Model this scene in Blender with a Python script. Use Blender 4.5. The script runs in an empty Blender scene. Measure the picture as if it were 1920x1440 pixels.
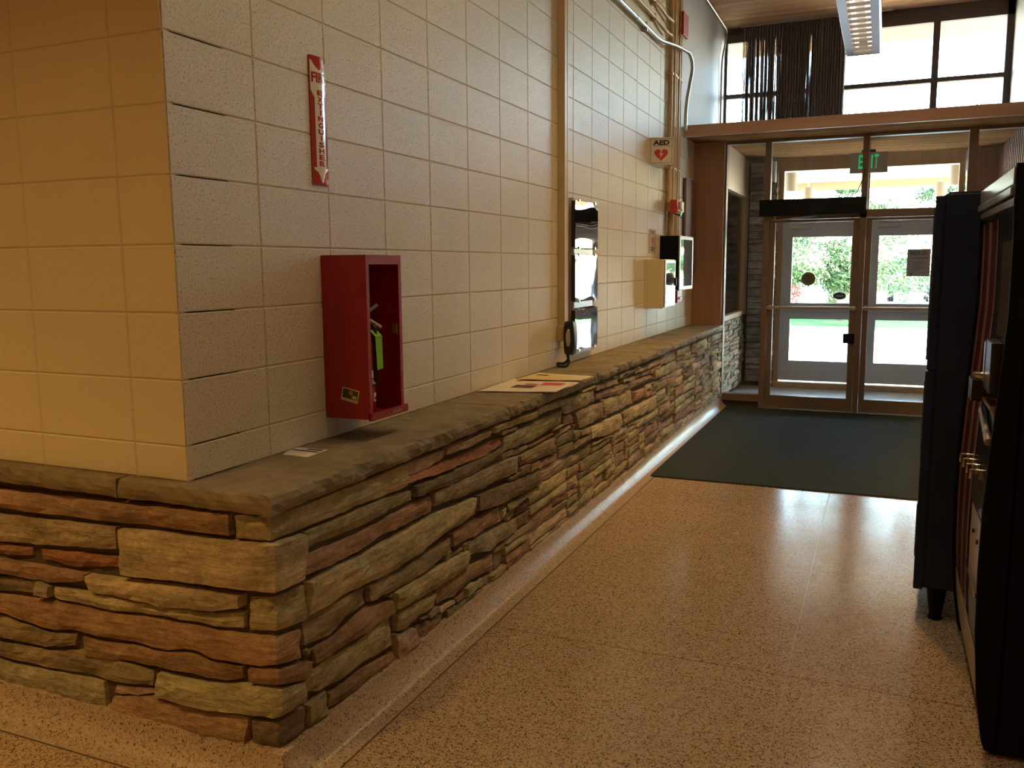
import bpy, bmesh, math, random
from mathutils import Vector, Matrix, noise
PI = math.pi
random.seed(11)
sc = bpy.context.scene
COL = sc.collection

# ------------------------------------------------------------------ camera
CAM = Vector((1.9286, -1.981, 1.553)); FPX = 1617.5
_yaw, _pit, _rol = -0.40424, -0.13526, -0.00772
FW = Vector((math.sin(_yaw)*math.cos(_pit), math.cos(_yaw)*math.cos(_pit), math.sin(_pit)))
_r0 = Vector((math.cos(_yaw), -math.sin(_yaw), 0)); _u0 = _r0.cross(FW)
RT = _r0*math.cos(_rol) + _u0*math.sin(_rol); UP = -_r0*math.sin(_rol) + _u0*math.cos(_rol)
cd = bpy.data.cameras.new('camera'); cam = bpy.data.objects.new('camera', cd); COL.objects.link(cam)
cd.sensor_width = 36; cd.lens = 36*FPX/1920; cd.clip_end = 300
m = Matrix((RT, UP, -FW)).transposed().to_4x4(); m.translation = CAM; cam.matrix_world = m
sc.camera = cam
def ray(x, y): return RT*((x-960)/FPX) - UP*((y-720)/FPX) + FW
def hit(x, y, axis, val):                     # pixel -> point on an axis-aligned plane of the place
    d = ray(x, y); return CAM + d*((val-CAM[axis])/d[axis])
def seen(p, mar=40):
    q = Vector(p)-CAM; z = q.dot(FW)
    if z < .05: return False
    x = 960+FPX*q.dot(RT)/z; y = 720-FPX*q.dot(UP)/z
    return -mar < x < 1920+mar and -mar < y < 1440+mar

# ------------------------------------------------------------------ world, sun, exposure
w = bpy.data.worlds.new('sky'); sc.world = w; w.use_nodes = True
wn = w.node_tree.nodes; wl = w.node_tree.links
sky = wn.new('ShaderNodeTexSky'); sky.sky_type = 'NISHITA'; sky.sun_disc = False
sky.sun_elevation = math.radians(52); sky.sun_rotation = math.radians(75); sky.air_density = 1.3; sky.dust_density = 1.0; sky.ozone_density = 1.0
wn['Background'].inputs['Strength'].default_value = 4.5
wl.new(sky.outputs[0], wn['Background'].inputs[0])
sd = bpy.data.lights.new('sun', 'SUN'); sd.energy = 75; sd.angle = .009; sd.color = (1, .98, .95)
so = bpy.data.objects.new('sun', sd); COL.objects.link(so)
so.rotation_euler = Vector((-.80, -.22, -.85)).to_track_quat('-Z', 'Y').to_euler()
vs = sc.view_settings; vs.view_transform = 'Standard'; vs.look = 'None'; vs.gamma = 1; vs.use_curve_mapping = False
vs.exposure = 0.0
sc.cycles.use_denoising = True
sc.cycles.max_bounces = 10; sc.cycles.diffuse_bounces = 6; sc.cycles.transparent_max_bounces = 16
sc.cycles.sample_clamp_indirect = 6

# ------------------------------------------------------------------ materials
MATS = {}
def nodes(name, base=(.5,.5,.5), rough=.5, metal=0, spec=.5, emit=None, es=1):
    mt = bpy.data.materials.new(name); mt.use_nodes = True; nt = mt.node_tree
    b = nt.nodes['Principled BSDF']
    b.inputs['Base Color'].default_value = (*base, 1); b.inputs['Roughness'].default_value = rough
    b.inputs['Metallic'].default_value = metal; b.inputs['Specular IOR Level'].default_value = spec
    if emit: b.inputs['Emission Color'].default_value = (*emit, 1); b.inputs['Emission Strength'].default_value = es
    MATS[name] = mt
    return mt, nt, b
def N(nt, t, **kw):
    n = nt.nodes.new(t)
    for k, v in kw.items():
        if k in n.inputs: n.inputs[k].default_value = v
        else: setattr(n, k, v)
    return n
def coords(nt, scale=(1,1,1), world=True):
    mp = N(nt, 'ShaderNodeMapping'); mp.inputs['Scale'].default_value = scale
    if world:
        g = N(nt, 'ShaderNodeNewGeometry'); nt.links.new(g.outputs['Position'], mp.inputs[0])
    else:
        g = N(nt, 'ShaderNodeTexCoord'); nt.links.new(g.outputs['Object'], mp.inputs[0])
    return mp.outputs[0]
def ramp(nt, fac, stops):
    r = N(nt, 'ShaderNodeValToRGB'); e = r.color_ramp.elements
    while len(e) < len(stops): e.new(.5)
    for el, (p, c) in zip(e, stops): el.position = p; el.color = (*c, 1) if len(c) == 3 else c
    nt.links.new(fac, r.inputs[0]); return r.outputs[0]
def mixc(nt, fac, a, b, mode='MIX'):
    mx = N(nt, 'ShaderNodeMix', data_type='RGBA', blend_type=mode)
    for s, v in ((mx.inputs[0], fac), (mx.inputs[6], a), (mx.inputs[7], b)):
        if isinstance(v, (int, float)): s.default_value = v
        elif isinstance(v, tuple): s.default_value = (*v, 1)
        else: nt.links.new(v, s)
    return mx.outputs[2]
def noisev(nt, vec, scale, detail=4, rough=.55, out=0):
    n = N(nt, 'ShaderNodeTexNoise', Scale=scale, Detail=detail, Roughness=rough); nt.links.new(vec, n.inputs['Vector']); return n.outputs[out]
def bump(nt, b, h, strength=.3, dist=.01):
    bp = N(nt, 'ShaderNodeBump', Strength=strength, Distance=dist); nt.links.new(h, bp.inputs['Height']); nt.links.new(bp.outputs[0], b.inputs['Normal'])
def plain(name, c, rough=.5, metal=0, spec=.5, var=.12, vs_=6, **k):
    mt, nt, b = nodes(name, c, rough, metal, spec, **k)
    if var:
        f = noisev(nt, coords(nt), vs_)
        nt.links.new(mixc(nt, ramp(nt, f, [(.3, (0,0,0)), (.7, (1,1,1))]), tuple(x*(1-var) for x in c), tuple(min(1, x*(1+var)) for x in c)), b.inputs['Base Color'])
    return mt
def wood(name, c1, c2, sc_, rough=.45, spec=.5):
    mt, nt, b = nodes(name, c1, rough, 0, spec)
    v = coords(nt, sc_)
    f = noisev(nt, v, 1.0, 6, .6); g = noisev(nt, v, 4.0, 3)
    c = mixc(nt, ramp(nt, f, [(.35, (0,0,0)), (.65, (1,1,1))]), c1, c2)
    oi = N(nt, 'ShaderNodeObjectInfo')
    c = mixc(nt, .35, c, ramp(nt, oi.outputs['Random'], [(0, tuple(x*.6 for x in c1)), (1, tuple(min(1, x*1.3) for x in c2))]))
    nt.links.new(c, b.inputs['Base Color']); bump(nt, b, g, .12, .003)
    return mt
# painted concrete block: pores and pinholes on cream paint
def block_mat(name, c, pore):
    mt, nt, b = nodes(name, c, .42, 0, .45)
    v = coords(nt)
    n1 = noisev(nt, v, 150, 3, .65); n2 = noisev(nt, v, 2.2, 3); n3 = noisev(nt, v, 420, 2)
    pits = ramp(nt, n1, [(.33, (0,0,0)), (.43, (1,1,1))])
    col = mixc(nt, n2, tuple(x*.93 for x in c), tuple(min(1, x*1.05) for x in c))
    col = mixc(nt, ramp(nt, n1, [(.34, (1,1,1)), (.405, (0,0,0))]), col, tuple(x*(1-.72*pore) for x in c))
    nt.links.new(col, b.inputs['Base Color'])
    h = mixc(nt, .25, pits, n3); bump(nt, b, h, .8*pore, .005)
    return mt
block_mat('block_paint', (.75, .70, .54), .8); block_mat('block_paint_smooth', (.80, .75, .54), .3)
plain('block_mortar', (.62, .58, .43), .6, var=.08)
plain('plaster_white', (.50, .52, .53), .55, var=.03, vs_=2)
plain('plaster_hall', (.72, .62, .45), .7, var=.04, vs_=2)
# stone: colour per stone comes from the object's own colour
mt, nt, b = nodes('sandstone', (.4,.3,.18), .8, 0, .25)
oi = N(nt, 'ShaderNodeObjectInfo'); v = coords(nt, (1,1,2.6)); v1 = coords(nt)
n1 = noisev(nt, v, 5, 6, .62); n2 = noisev(nt, v1, 45, 5, .7); n3 = noisev(nt, coords(nt, (1,1,7)), 9, 5, .6)
c = mixc(nt, ramp(nt, n1, [(.32, (.62,.60,.58)), (.68, (1.28,1.24,1.16))]), (0,0,0), oi.outputs['Color'])
mulA = mixc(nt, 1.0, oi.outputs['Color'], ramp(nt, n1, [(.32, (.58,.57,.54)), (.50, (.95,.95,.93)), (.66, (1.2,1.19,1.15))]), 'MULTIPLY')
mulB = mixc(nt, .75, mulA, ramp(nt, n3, [(.33, (.70,.70,.70)), (.6, (1.05,1.05,1.05))]), 'MULTIPLY')
mulC = mixc(nt, .6, mulB, ramp(nt, n2, [(.30, (.55,.55,.55)), (.58, (1.05,1.05,1.05))]), 'MULTIPLY')
nt.links.new(mulC, b.inputs['Base Color'])
hh = mixc(nt, .5, n2, n3); bump(nt, b, hh, 1.0, .022)
mt, nt, b = nodes('stone_cap', (.27,.22,.14), .72, 0, .3)
v = coords(nt); n1 = noisev(nt, v, 6, 6, .65); n2 = noisev(nt, v, 60, 4, .65)
nt.links.new(mixc(nt, ramp(nt, n1, [(.35, (0,0,0)), (.7, (1,1,1))]), (.20,.168,.10), (.34,.292,.19)), b.inputs['Base Color']); bump(nt, b, mixc(nt, .5, n1, n2), .8, .014)
plain('mortar_dark', (.10, .075, .048), .95, var=.2, vs_=30)
# terrazzo
def terrazzo(name, base, spec, rough, frac=.34):
    mt, nt, b = nodes(name, base, rough, 0, spec)
    v = coords(nt)
    wv = noisev(nt, v, 110, 2, .5, 1); va_ = N(nt, 'ShaderNodeVectorMath', operation='MULTIPLY_ADD'); nt.links.new(wv, va_.inputs[0]); va_.inputs[1].default_value = (.010,)*3; nt.links.new(v, va_.inputs[2])
    vo = N(nt, 'ShaderNodeTexVoronoi', Scale=165.0, Randomness=1.0); nt.links.new(va_.outputs[0], vo.inputs['Vector'])
    va = N(nt, 'ShaderNodeTexVoronoi', Scale=260.0); nt.links.new(v, va.inputs['Vector'])
    sep = N(nt, 'ShaderNodeSeparateColor'); nt.links.new(vo.outputs['Color'], sep.inputs[0])
    sep2 = N(nt, 'ShaderNodeSeparateColor'); nt.links.new(va.outputs['Color'], sep2.inputs[0])
    chip = ramp(nt, sep.outputs[0], [(0, (.085,.05,.025)), (frac, (.10,.06,.03)), (frac+.01, tuple(x*.62 for x in base)), (frac+.2, tuple(x*.75 for x in base)), (frac+.21, base), (1, tuple(min(1, x*1.25) for x in base))])
    col = mixc(nt, ramp(nt, vo.outputs['Distance'], [(.42, (0,0,0)), (.60, (1,1,1))]), chip, tuple(x*.92 for x in base))
    fine = ramp(nt, sep2.outputs[1], [(.16, (.45,.38,.3)), (.18, (1,1,1))])
    col = mixc(nt, .55, col, fine, 'MULTIPLY')
    n2 = noisev(nt, v, 1.3, 3)
    col = mixc(nt, .5, col, ramp(nt, n2, [(.3, (.8,.78,.75)), (.7, (1,1,1))]), 'MULTIPLY')
    nt.links.new(col, b.inputs['Base Color'])
    rr = ramp(nt, noisev(nt, v, 7, 4), [(.3, (rough*.9,)*3), (.75, (rough*1.2,)*3)]); nt.links.new(rr, b.inputs['Roughness'])
    bump(nt, b, noisev(nt, v, 5, 2), .03, .01)
terrazzo('terrazzo', (.52, .40, .265), .5, .17, .26)
terrazzo('terrazzo_cove', (.50, .41, .30), .5, .3, .10)
plain('divider_strip', (.44, .34, .21), .35, .6, var=0)
mt, nt, b = nodes('mat_green', (.035,.05,.042), .95, 0, .15)
v = coords(nt); n1 = noisev(nt, v, 260, 2, .7); n2 = noisev(nt, v, 2.5, 3)
nt.links.new(mixc(nt, n1, (.020,.030,.024), (.062,.080,.068)), b.inputs['Base Color']); bump(nt, b, n1, .6, .006)
wood('wood_ceiling', (.42,.25,.14), (.60,.40,.24), (1.5, 30, 30), .7, .2)
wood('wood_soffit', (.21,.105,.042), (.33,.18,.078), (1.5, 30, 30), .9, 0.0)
wood('wood_porch', (.26,.20,.11), (.36,.29,.17), (1.5, 30, 30), .8, .1)
wood('wood_brown', (.33,.18,.115), (.43,.245,.155), (20, 20, 1.2), .5)
wood('wood_beam', (.50,.31,.22), (.62,.40,.29), (1.2, 20, 20), .5)
wood('wood_panel', (.38,.24,.12), (.50,.33,.17), (14, 2, 1), .4)
wood('wood_rib', (.34,.22,.15), (.44,.29,.20), (20, 20, 1.5), .5)
plain('frame_bronze', (.22,.16,.11), .45, .1, var=.1, vs_=3)
plain('frame_dark', (.07,.055,.05), .5, .1, var=.05)
plain('door_white', (.62,.65,.72), .45, var=.04, vs_=3)
plain('alu', (.55,.55,.56), .32, .9, var=.05)
plain('galvanised', (.50,.52,.52), .35, .85, var=.1, vs_=25)
plain('steel_side', (.40,.41,.44), .3, .8, var=.05)
plain('paint_tan', (.60,.46,.24), .45, var=.06)
plain('paint_cream', (.76,.68,.46), .4, var=.03)
plain('red_paint', (.33,.013,.009), .38, var=.08, vs_=10)
plain('red_vinyl', (.40,.025,.02), .12, var=0)
plain('white_vinyl', (.82,.78,.70), .12, var=0)
plain('red_device', (.45,.03,.035), .35, var=0)
plain('black_plastic', (.012,.012,.013), .35, var=0)
plain('black_metal', (.005,.006,.008), .6, 0, .12, var=.1)
plain('navy_metal', (.010,.024,.055), .45, 0, .3, var=.15)
plain('operator_black', (.008,.010,.014), .6, 0, .2, var=.1)
plain('chrome', (.72,.72,.72), .12, 1, var=0)
plain('brass', (.50,.38,.18), .3, .9, var=0)
plain('white_plastic', (.75,.73,.68), .4, var=0)
plain('black_ink', (.015,.013,.012), .6, var=0)
plain('red_ink', (.55,.05,.04), .5, var=0)
plain('paper_white', (.78,.74,.66), .7, var=.03)
plain('paper_news', (.80,.74,.60), .8, var=.06, vs_=20)
plain('paper_yellow', (.74,.62,.30), .7, var=.1, vs_=20)
plain('paper_pink', (.70,.10,.18), .7, var=.1)
plain('paper_dark', (.12,.06,.06), .7, var=.2, vs_=20)
plain('paper_orange', (.70,.22,.06), .7, var=.1)
plain('paper_green', (.05,.10,.04), .7, var=.2)
plain('tag_green', (.25,.62,.03), .6, var=.03)
plain('exit_grey', (.52,.46,.45), .45, var=0)
nodes('exit_letter', (.02,.5,.12), .4, emit=(.03,.85,.25), es=.35)
plain('cardboard', (.48,.40,.36), .75, var=.06)
plain('poster_paper', (.46,.40,.40), .7, var=.03)
plain('poster_teal', (.10,.22,.24), .7, var=0)
plain('poster_red', (.42,.14,.12), .7, var=0)
plain('sticker_olive', (.22,.17,.06), .6, var=.1)
plain('sticker_grey', (.05,.07,.08), .6, var=.1)
plain('reflection_grey', (.55,.60,.62), .5, var=.1, vs_=3)  # grey-blue of reflections in the vestibule side pane, painted as a colour
plain('board_brown', (.30,.19,.16), .6, var=.06)
plain('rail_grey', (.33,.33,.35), .35, .3, var=.04)
plain('louver_white', (.45,.42,.37), .35, var=0)
plain('lamp_cylinder', (.46,.44,.43), .5, var=.03)
plain('lamp_cylinder_tan', (.20,.15,.10), .5, var=.05)
mt, nt, b = nodes('mirror_sheet', (.80,.80,.80), .025, 1)
bump(nt, b, noisev(nt, coords(nt, (1,1,.8)), 7, 2), .015, .01)
nodes('glass_dark', (.10,.12,.12), .06, 0, .7)
nodes('screen_gloss', (.50,.52,.54), .03, 1)
# thin clear pane: transparent with a Fresnel reflection
def pane_mat(name, tint, base):
    mt = bpy.data.materials.new(name); mt.use_nodes = True; nt = mt.node_tree; MATS[name] = mt
    nt.nodes.remove(nt.nodes['Principled BSDF'])
    t = N(nt, 'ShaderNodeBsdfTransparent'); t.inputs[0].default_value = (*tint, 1)
    g = N(nt, 'ShaderNodeBsdfGlossy'); g.inputs['Roughness'].default_value = .02
    lw = N(nt, 'ShaderNodeLayerWeight', Blend=.12)
    f = N(nt, 'ShaderNodeMath', operation='ADD'); nt.links.new(lw.outputs['Fresnel'], f.inputs[0]); f.inputs[1].default_value = base
    f.use_clamp = True
    mx = N(nt, 'ShaderNodeMixShader'); nt.links.new(f.outputs[0], mx.inputs[0]); nt.links.new(t.outputs[0], mx.inputs[1]); nt.links.new(g.outputs[0], mx.inputs[2])
    nt.links.new(mx.outputs[0], nt.nodes['Material Output'].inputs[0])
pane_mat('glass', (.94,.96,.95), .02)
pane_mat('glass_smoky', (.80,.85,.86), .06)
# open-weave curtain
mt = bpy.data.materials.new('curtain_weave'); mt.use_nodes = True; nt = mt.node_tree; MATS['curtain_weave'] = mt
b = nt.nodes['Principled BSDF']; b.inputs['Base Color'].default_value = (.20,.18,.175,1); b.inputs['Roughness'].default_value = .9
t = N(nt, 'ShaderNodeBsdfTransparent'); mx = N(nt, 'ShaderNodeMixShader')
f1 = noisev(nt, coords(nt, (42, 0, .35)), 1.0, 2); f2 = noisev(nt, coords(nt, (90, 90, 40)), 1.0, 2)
g = N(nt, 'ShaderNodeNewGeometry'); sx = N(nt, 'ShaderNodeSeparateXYZ'); nt.links.new(g.outputs['Position'], sx.inputs[0])
near = N(nt, 'ShaderNodeMapRange'); nt.links.new(sx.outputs[0], near.inputs[0])
for k, val in ((1, .2), (2, 1.45), (3, .12), (4, -.05)): near.inputs[k].default_value = val
a1 = N(nt, 'ShaderNodeMath', operation='ADD'); nt.links.new(f1, a1.inputs[0]); nt.links.new(near.outputs[0], a1.inputs[1])
hole = ramp(nt, a1.outputs[0], [(.655, (0,0,0)), (.715, (1,1,1))])
hole2 = mixc(nt, 1.0, hole, ramp(nt, f2, [(.38, (.05,)*3), (.60, (.85,)*3)]), 'MULTIPLY')
nt.links.new(hole2, mx.inputs[0]); nt.links.new(b.outputs[0], mx.inputs[1]); nt.links.new(t.outputs[0], mx.inputs[2]); nt.links.new(mx.outputs[0], nt.nodes['Material Output'].inputs[0])
# vending machine front print: dark red with pale diagonal stripes
mt, nt, b = nodes('vending_print', (.15,.03,.03), .18)
v = coords(nt, (0, 1.6, .5)); wv = N(nt, 'ShaderNodeTexWave', Scale=.9, Distortion=2.5, Detail=2.0); wv.bands_direction = 'Y'; nt.links.new(v, wv.inputs['Vector'])
nt.links.new(ramp(nt, wv.outputs['Fac'], [(.35, (.10,.006,.010)), (.62, (.13,.010,.014)), (.80, (.26,.19,.19))]), b.inputs['Base Color'])
plain('vending_white', (.42,.37,.34), .25, var=.12, vs_=8)
plain('vending_grey', (.09,.08,.06), .15, var=.25, vs_=5)
plain('vending_dark', (.035,.030,.032), .12, var=.3, vs_=9)
# outdoors
plain('concrete', (.70,.69,.68), .85, var=.06, vs_=1.5)
plain('slab_cool', (.60,.65,.74), .5, var=.06, vs_=3)
plain('asphalt', (.42,.42,.43), .9, var=.08, vs_=1)
mt, nt, b = nodes('lawn_green', (.06,.22,.05), .9, 0, .1)
nt.links.new(mixc(nt, noisev(nt, coords(nt), 6, 5), (.012,.080,.010), (.035,.14,.018)), b.inputs['Base Color'])
plain('bark', (.20,.16,.13), .9, var=.3, vs_=8)
def leafmat(name, c1, c2):
    mt, nt, b = nodes(name, c1, .6, 0, .2)
    nt.links.new(mixc(nt, noisev(nt, coords(nt), 3.5, 4), c1, c2), b.inputs['Base Color'])
leafmat('pine_needles', (.035,.080,.028), (.10,.15,.05)); leafmat('leaf_olive', (.06,.10,.025), (.17,.17,.06)); leafmat('leaf_red', (.28,.03,.03), (.30,.12,.07)); leafmat('leaf_mid', (.03,.08,.025), (.08,.15,.05))
plain('car_white', (.80,.80,.80), .25, var=0)
plain('car_blue', (.008,.018,.04), .25, var=0)
plain('tyre', (.02,.02,.02), .8, var=0)
nodes('tube_glass', (.9,.9,.85), .3); nodes('tube_lit', (.9,.9,.85), .3, emit=(1,.86,.70), es=1.6)
nodes('lamp_lit', (1,.8,.5), .4, emit=(1,.62,.25), es=4)

# ------------------------------------------------------------------ mesh helpers
WL = {}
def empty(name, loc):
    o = bpy.data.objects.new(name, None); o.location = loc; o.empty_display_size = .1; COL.objects.link(o); WL[o.name] = Vector(loc); return o
def tag(o, label=None, cat=None, group=None, kind=None):
    if label: o['label'] = label
    if cat: o['category'] = cat
    if group: o['group'] = group
    if kind: o['kind'] = kind
    return o
def thing(name, label, cat, loc, group=None): return tag(empty(name, loc), label, cat, group)
class MB:
    def __init__(s): s.v = []; s.f = []
    def add(s, vs, fs):
        k = len(s.v); s.v += [tuple(p) for p in vs]; s.f += [tuple(i+k for i in f) for f in fs]; return s
    def box(s, a, b, bev=0):
        x0, y0, z0 = (min(a[i], b[i]) for i in range(3)); x1, y1, z1 = (max(a[i], b[i]) for i in range(3))
        if bev <= 0:
            return s.add([(x0,y0,z0),(x1,y0,z0),(x1,y1,z0),(x0,y1,z0),(x0,y0,z1),(x1,y0,z1),(x1,y1,z1),(x0,y1,z1)],
                         [(3,2,1,0),(4,5,6,7),(0,1,5,4),(1,2,6,5),(2,3,7,6),(3,0,4,7)])
        bm = bmesh.new(); bmesh.ops.create_cube(bm, size=1)
        for q in bm.verts: q.co = Vector(((x0+x1)/2+q.co.x*(x1-x0), (y0+y1)/2+q.co.y*(y1-y0), (z0+z1)/2+q.co.z*(z1-z0)))
        bv = min(bev, .49*min(x1-x0, y1-y0, z1-z0))
        bmesh.ops.bevel(bm, geom=bm.edges[:], offset=bv, segments=2, affect='EDGES', profile=.6)
        return s.bm(bm)
    def bm(s, bm):
        bm.verts.index_update(); s.add([q.co[:] for q in bm.verts], [[q.index for q in f.verts] for f in bm.faces]); bm.free(); return s
    def cyl(s, p, q, r, r2=None, n=16, caps=True):
        p, q = Vector(p), Vector(q); r2 = r if r2 is None else r2
        d = (q-p).normalized(); a = d.orthogonal().normalized(); b_ = d.cross(a)
        vs = []; 
        for c, rr in ((p, r), (q, r2)):
            for i in range(n): t = 2*PI*i/n; vs.append(c+(a*math.cos(t)+b_*math.sin(t))*rr)
        fs = [(i, (i+1) % n, n+(i+1) % n, n+i) for i in range(n)]
        if caps: fs += [tuple(range(n-1, -1, -1)), tuple(range(n, 2*n))]
        return s.add(vs, fs)
    def tube(s, pts, r, n=10, bend=0):
        pts = [Vector(p) for p in pts]
        if bend:
            out = [pts[0]]
            for i in range(1, len(pts)-1):
                a, b_, c = pts[i-1], pts[i], pts[i+1]; d1 = (a-b_); d2 = (c-b_); k = min(bend, d1.length*.45, d2.length*.45)
                A = b_+d1.normalized()*k; C = b_+d2.normalized()*k
                for t in (0, .2, .4, .6, .8, 1): out.append(A*(1-t)**2+b_*2*t*(1-t)+C*t*t)
            pts = out+[pts[-1]]
        vs = []; u = None
        for i, p in enumerate(pts):
            d = ((pts[i+1]-p) if i < len(pts)-1 else (p-pts[i-1])).normalized()
            if 0 < i < len(pts)-1: d = ((pts[i+1]-p).normalized()+(p-pts[i-1]).normalized()).normalized()
            u = d.orthogonal().normalized() if u is None else (u-d*u.dot(d)).normalized()
            w_ = d.cross(u); rr = r[i] if isinstance(r, (list, tuple)) else r
            vs += [p+(u*math.cos(2*PI*j/n)+w_*math.sin(2*PI*j/n))*rr for j in range(n)]
        fs = [(i*n+j, i*n+(j+1) % n, (i+1)*n+(j+1) % n, (i+1)*n+j) for i in range(len(pts)-1) for j in range(n)]
        fs += [tuple(range(n-1, -1, -1)), tuple(range((len(pts)-1)*n, len(pts)*n))]
        return s.add(vs, fs)
    def prism(s, poly, axis, a, b):              # polygon in the other two axes, extruded a..b
        n = len(poly); vs = []
        for t in (a, b):
            for p in poly: q = [p[0], p[1]]; q.insert(axis, t); vs.append(tuple(q))
        return s.add(vs, [tuple(range(n-1, -1, -1)), tuple(range(n, 2*n))] + [(i, (i+1) % n, n+(i+1) % n, n+i) for i in range(n)])
    def lathe(s, c, prof, n=24):                 # prof: (r, z)
        vs = [(c[0]+r*math.cos(2*PI*j/n), c[1]+r*math.sin(2*PI*j/n), c[2]+z) for r, z in prof for j in range(n)]
        fs = [(i*n+j, i*n+(j+1) % n, (i+1)*n+(j+1) % n, (i+1)*n+j) for i in range(len(prof)-1) for j in range(n)]
        fs += [tuple(range(n-1, -1, -1)), tuple(range((len(prof)-1)*n, len(prof)*n))]
        return s.add(vs, fs)
    def build(s, name, mat, parent=None, smooth=False, origin=None):
        off = WL[parent.name] if parent is not None else Vector((0,0,0))
        me = bpy.data.meshes.new(name)
        me.from_pydata([(p[0]-off[0], p[1]-off[1], p[2]-off[2]) for p in s.v], [], s.f)
        bm = bmesh.new(); bm.from_mesh(me); bmesh.ops.recalc_face_normals(bm, faces=bm.faces[:]); bm.to_mesh(me); bm.free()
        if smooth:
            me.polygons.foreach_set('use_smooth', [True]*len(me.polygons))
            try: me.set_sharp_from_angle(angle=math.radians(40))
            except Exception: pass
        o = bpy.data.objects.new(name, me); me.materials.append(MATS[mat] if isinstance(mat, str) else mat); COL.objects.link(o)
        WL[o.name] = off
        if parent is not None: o.parent = parent
        return o
def box(name, a, b, mat, parent=None, bev=0): return MB().box(a, b, bev).build(name, mat, parent)
def structure(name, loc=(0,0,0)): return tag(empty(name, loc), kind='structure')
def text(name, body, mat, parent, origin, right, up, size, width=None, depth=.0012, fn=None, bold=0, kind=None):
    cu = bpy.data.curves.new('t', 'FONT'); cu.body = body; cu.size = 1; cu.align_x = 'CENTER'; cu.align_y = 'CENTER'; cu.offset = bold; cu.resolution_u = 3; cu.extrude = .01
    ob = bpy.data.objects.new('t', cu); COL.objects.link(ob)
    me = bpy.data.meshes.new_from_object(ob.evaluated_get(bpy.context.evaluated_depsgraph_get()))
    bpy.data.objects.remove(ob); bpy.data.curves.remove(cu)
    xs = [q.co.x for q in me.vertices]; ys = [q.co.y for q in me.vertices]
    wx = max(xs)-min(xs); hy = max(ys)-min(ys); cx = (max(xs)+min(xs))/2; cy = (max(ys)+min(ys))/2
    sy = size/hy; sx = (width/wx) if width else sy
    R_, U_ = Vector(right).normalized(), Vector(up).normalized(); nn = R_.cross(U_)
    mb = MB(); vs = []
    for q in me.vertices:
        a, b2 = (q.co.x-cx)*sx, (q.co.y-cy)*sy
        p = Vector(origin)+R_*a+U_*b2+nn*(depth*(1 if q.co.z > 0 else -.5))
        if fn: p = fn(p)
        vs.append(p)
    mb.add(vs, [tuple(f.vertices) for f in me.polygons]); bpy.data.meshes.remove(me)
    return mb.build(name, mat, parent)
def copy_tree(o, loc, parent=None):
    c = o.copy(); COL.objects.link(c); c.parent = parent
    if parent is None: c.location = loc
    WL[c.name] = Vector(loc)
    for ch in list(o.children): copy_tree(ch, loc, c)
    return c
def fb(p, s=1.0, o=0): return noise.noise(Vector(p)*s+Vector((o, o*1.7, o*.3)))

# ================================================================== THE SETTING
XS, YS = .33, -.03                # stone faces: right of the corner (X) and left of it (Y)
XR, YD, YO, ZC, ZS = 3.13, 7.66, 9.5, 4.44, 2.85   # inner wall, door plane, outer plane, ceiling, soffit
# floor: terrazzo panels between thin strips
fl = structure('floor')
box('divider_strip', (-6, -6, -.15), (XR, YO+.05, -.003), 'divider_strip', fl)
xs = [-6, -4.44, -3.22, -2.0, -.78, .44, 1.66, 2.88, XR]; ys = [-6, -4.83, -3.61, -2.39, -1.17, -.139, 1.28, 2.49, 3.71, 4.93, 6.15, YD-.03]
for i in range(len(xs)-1):
    for j in range(len(ys)-1):
        if xs[i+1] < .5 and ys[j] > -.2: continue
        g = .0022
        box('floor_panel', (xs[i]+g, ys[j]+g, -.05), (xs[i+1]-g, ys[j+1]-g, 0), 'terrazzo', fl)
box('vestibule_slab', (.2, YD-.03, -.05), (XR, YO, -.001), 'slab_cool', fl)
# cove base: a curved terrazzo skirting swept along the stone wall
bb = structure('baseboard_left')
prof = [(.104, .0), (.088, .003), (.070, .010), (.05, .026), (.030, .046), (.016, .072), (.008, .105), (-.03, .112), (-.03, 0)]
mb = MB(); path = [((-6, YS), (0, -1)), ((XS, YS), (1, -1)), ((XS, YD-.05), (1, 0))]
n = len(prof); vs = []
for (px, py), (dx, dy) in path:
    for d, z in prof: vs.append((px+dx*d, py+dy*d, z+.0005))
mb.add(vs, [(k*n+i, k*n+(i+1) % n, (k+1)*n+(i+1) % n, (k+1)*n+i) for k in range(2) for i in range(n)])
mb.build('cove', 'terrazzo_cove', bb, smooth=True)

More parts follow.
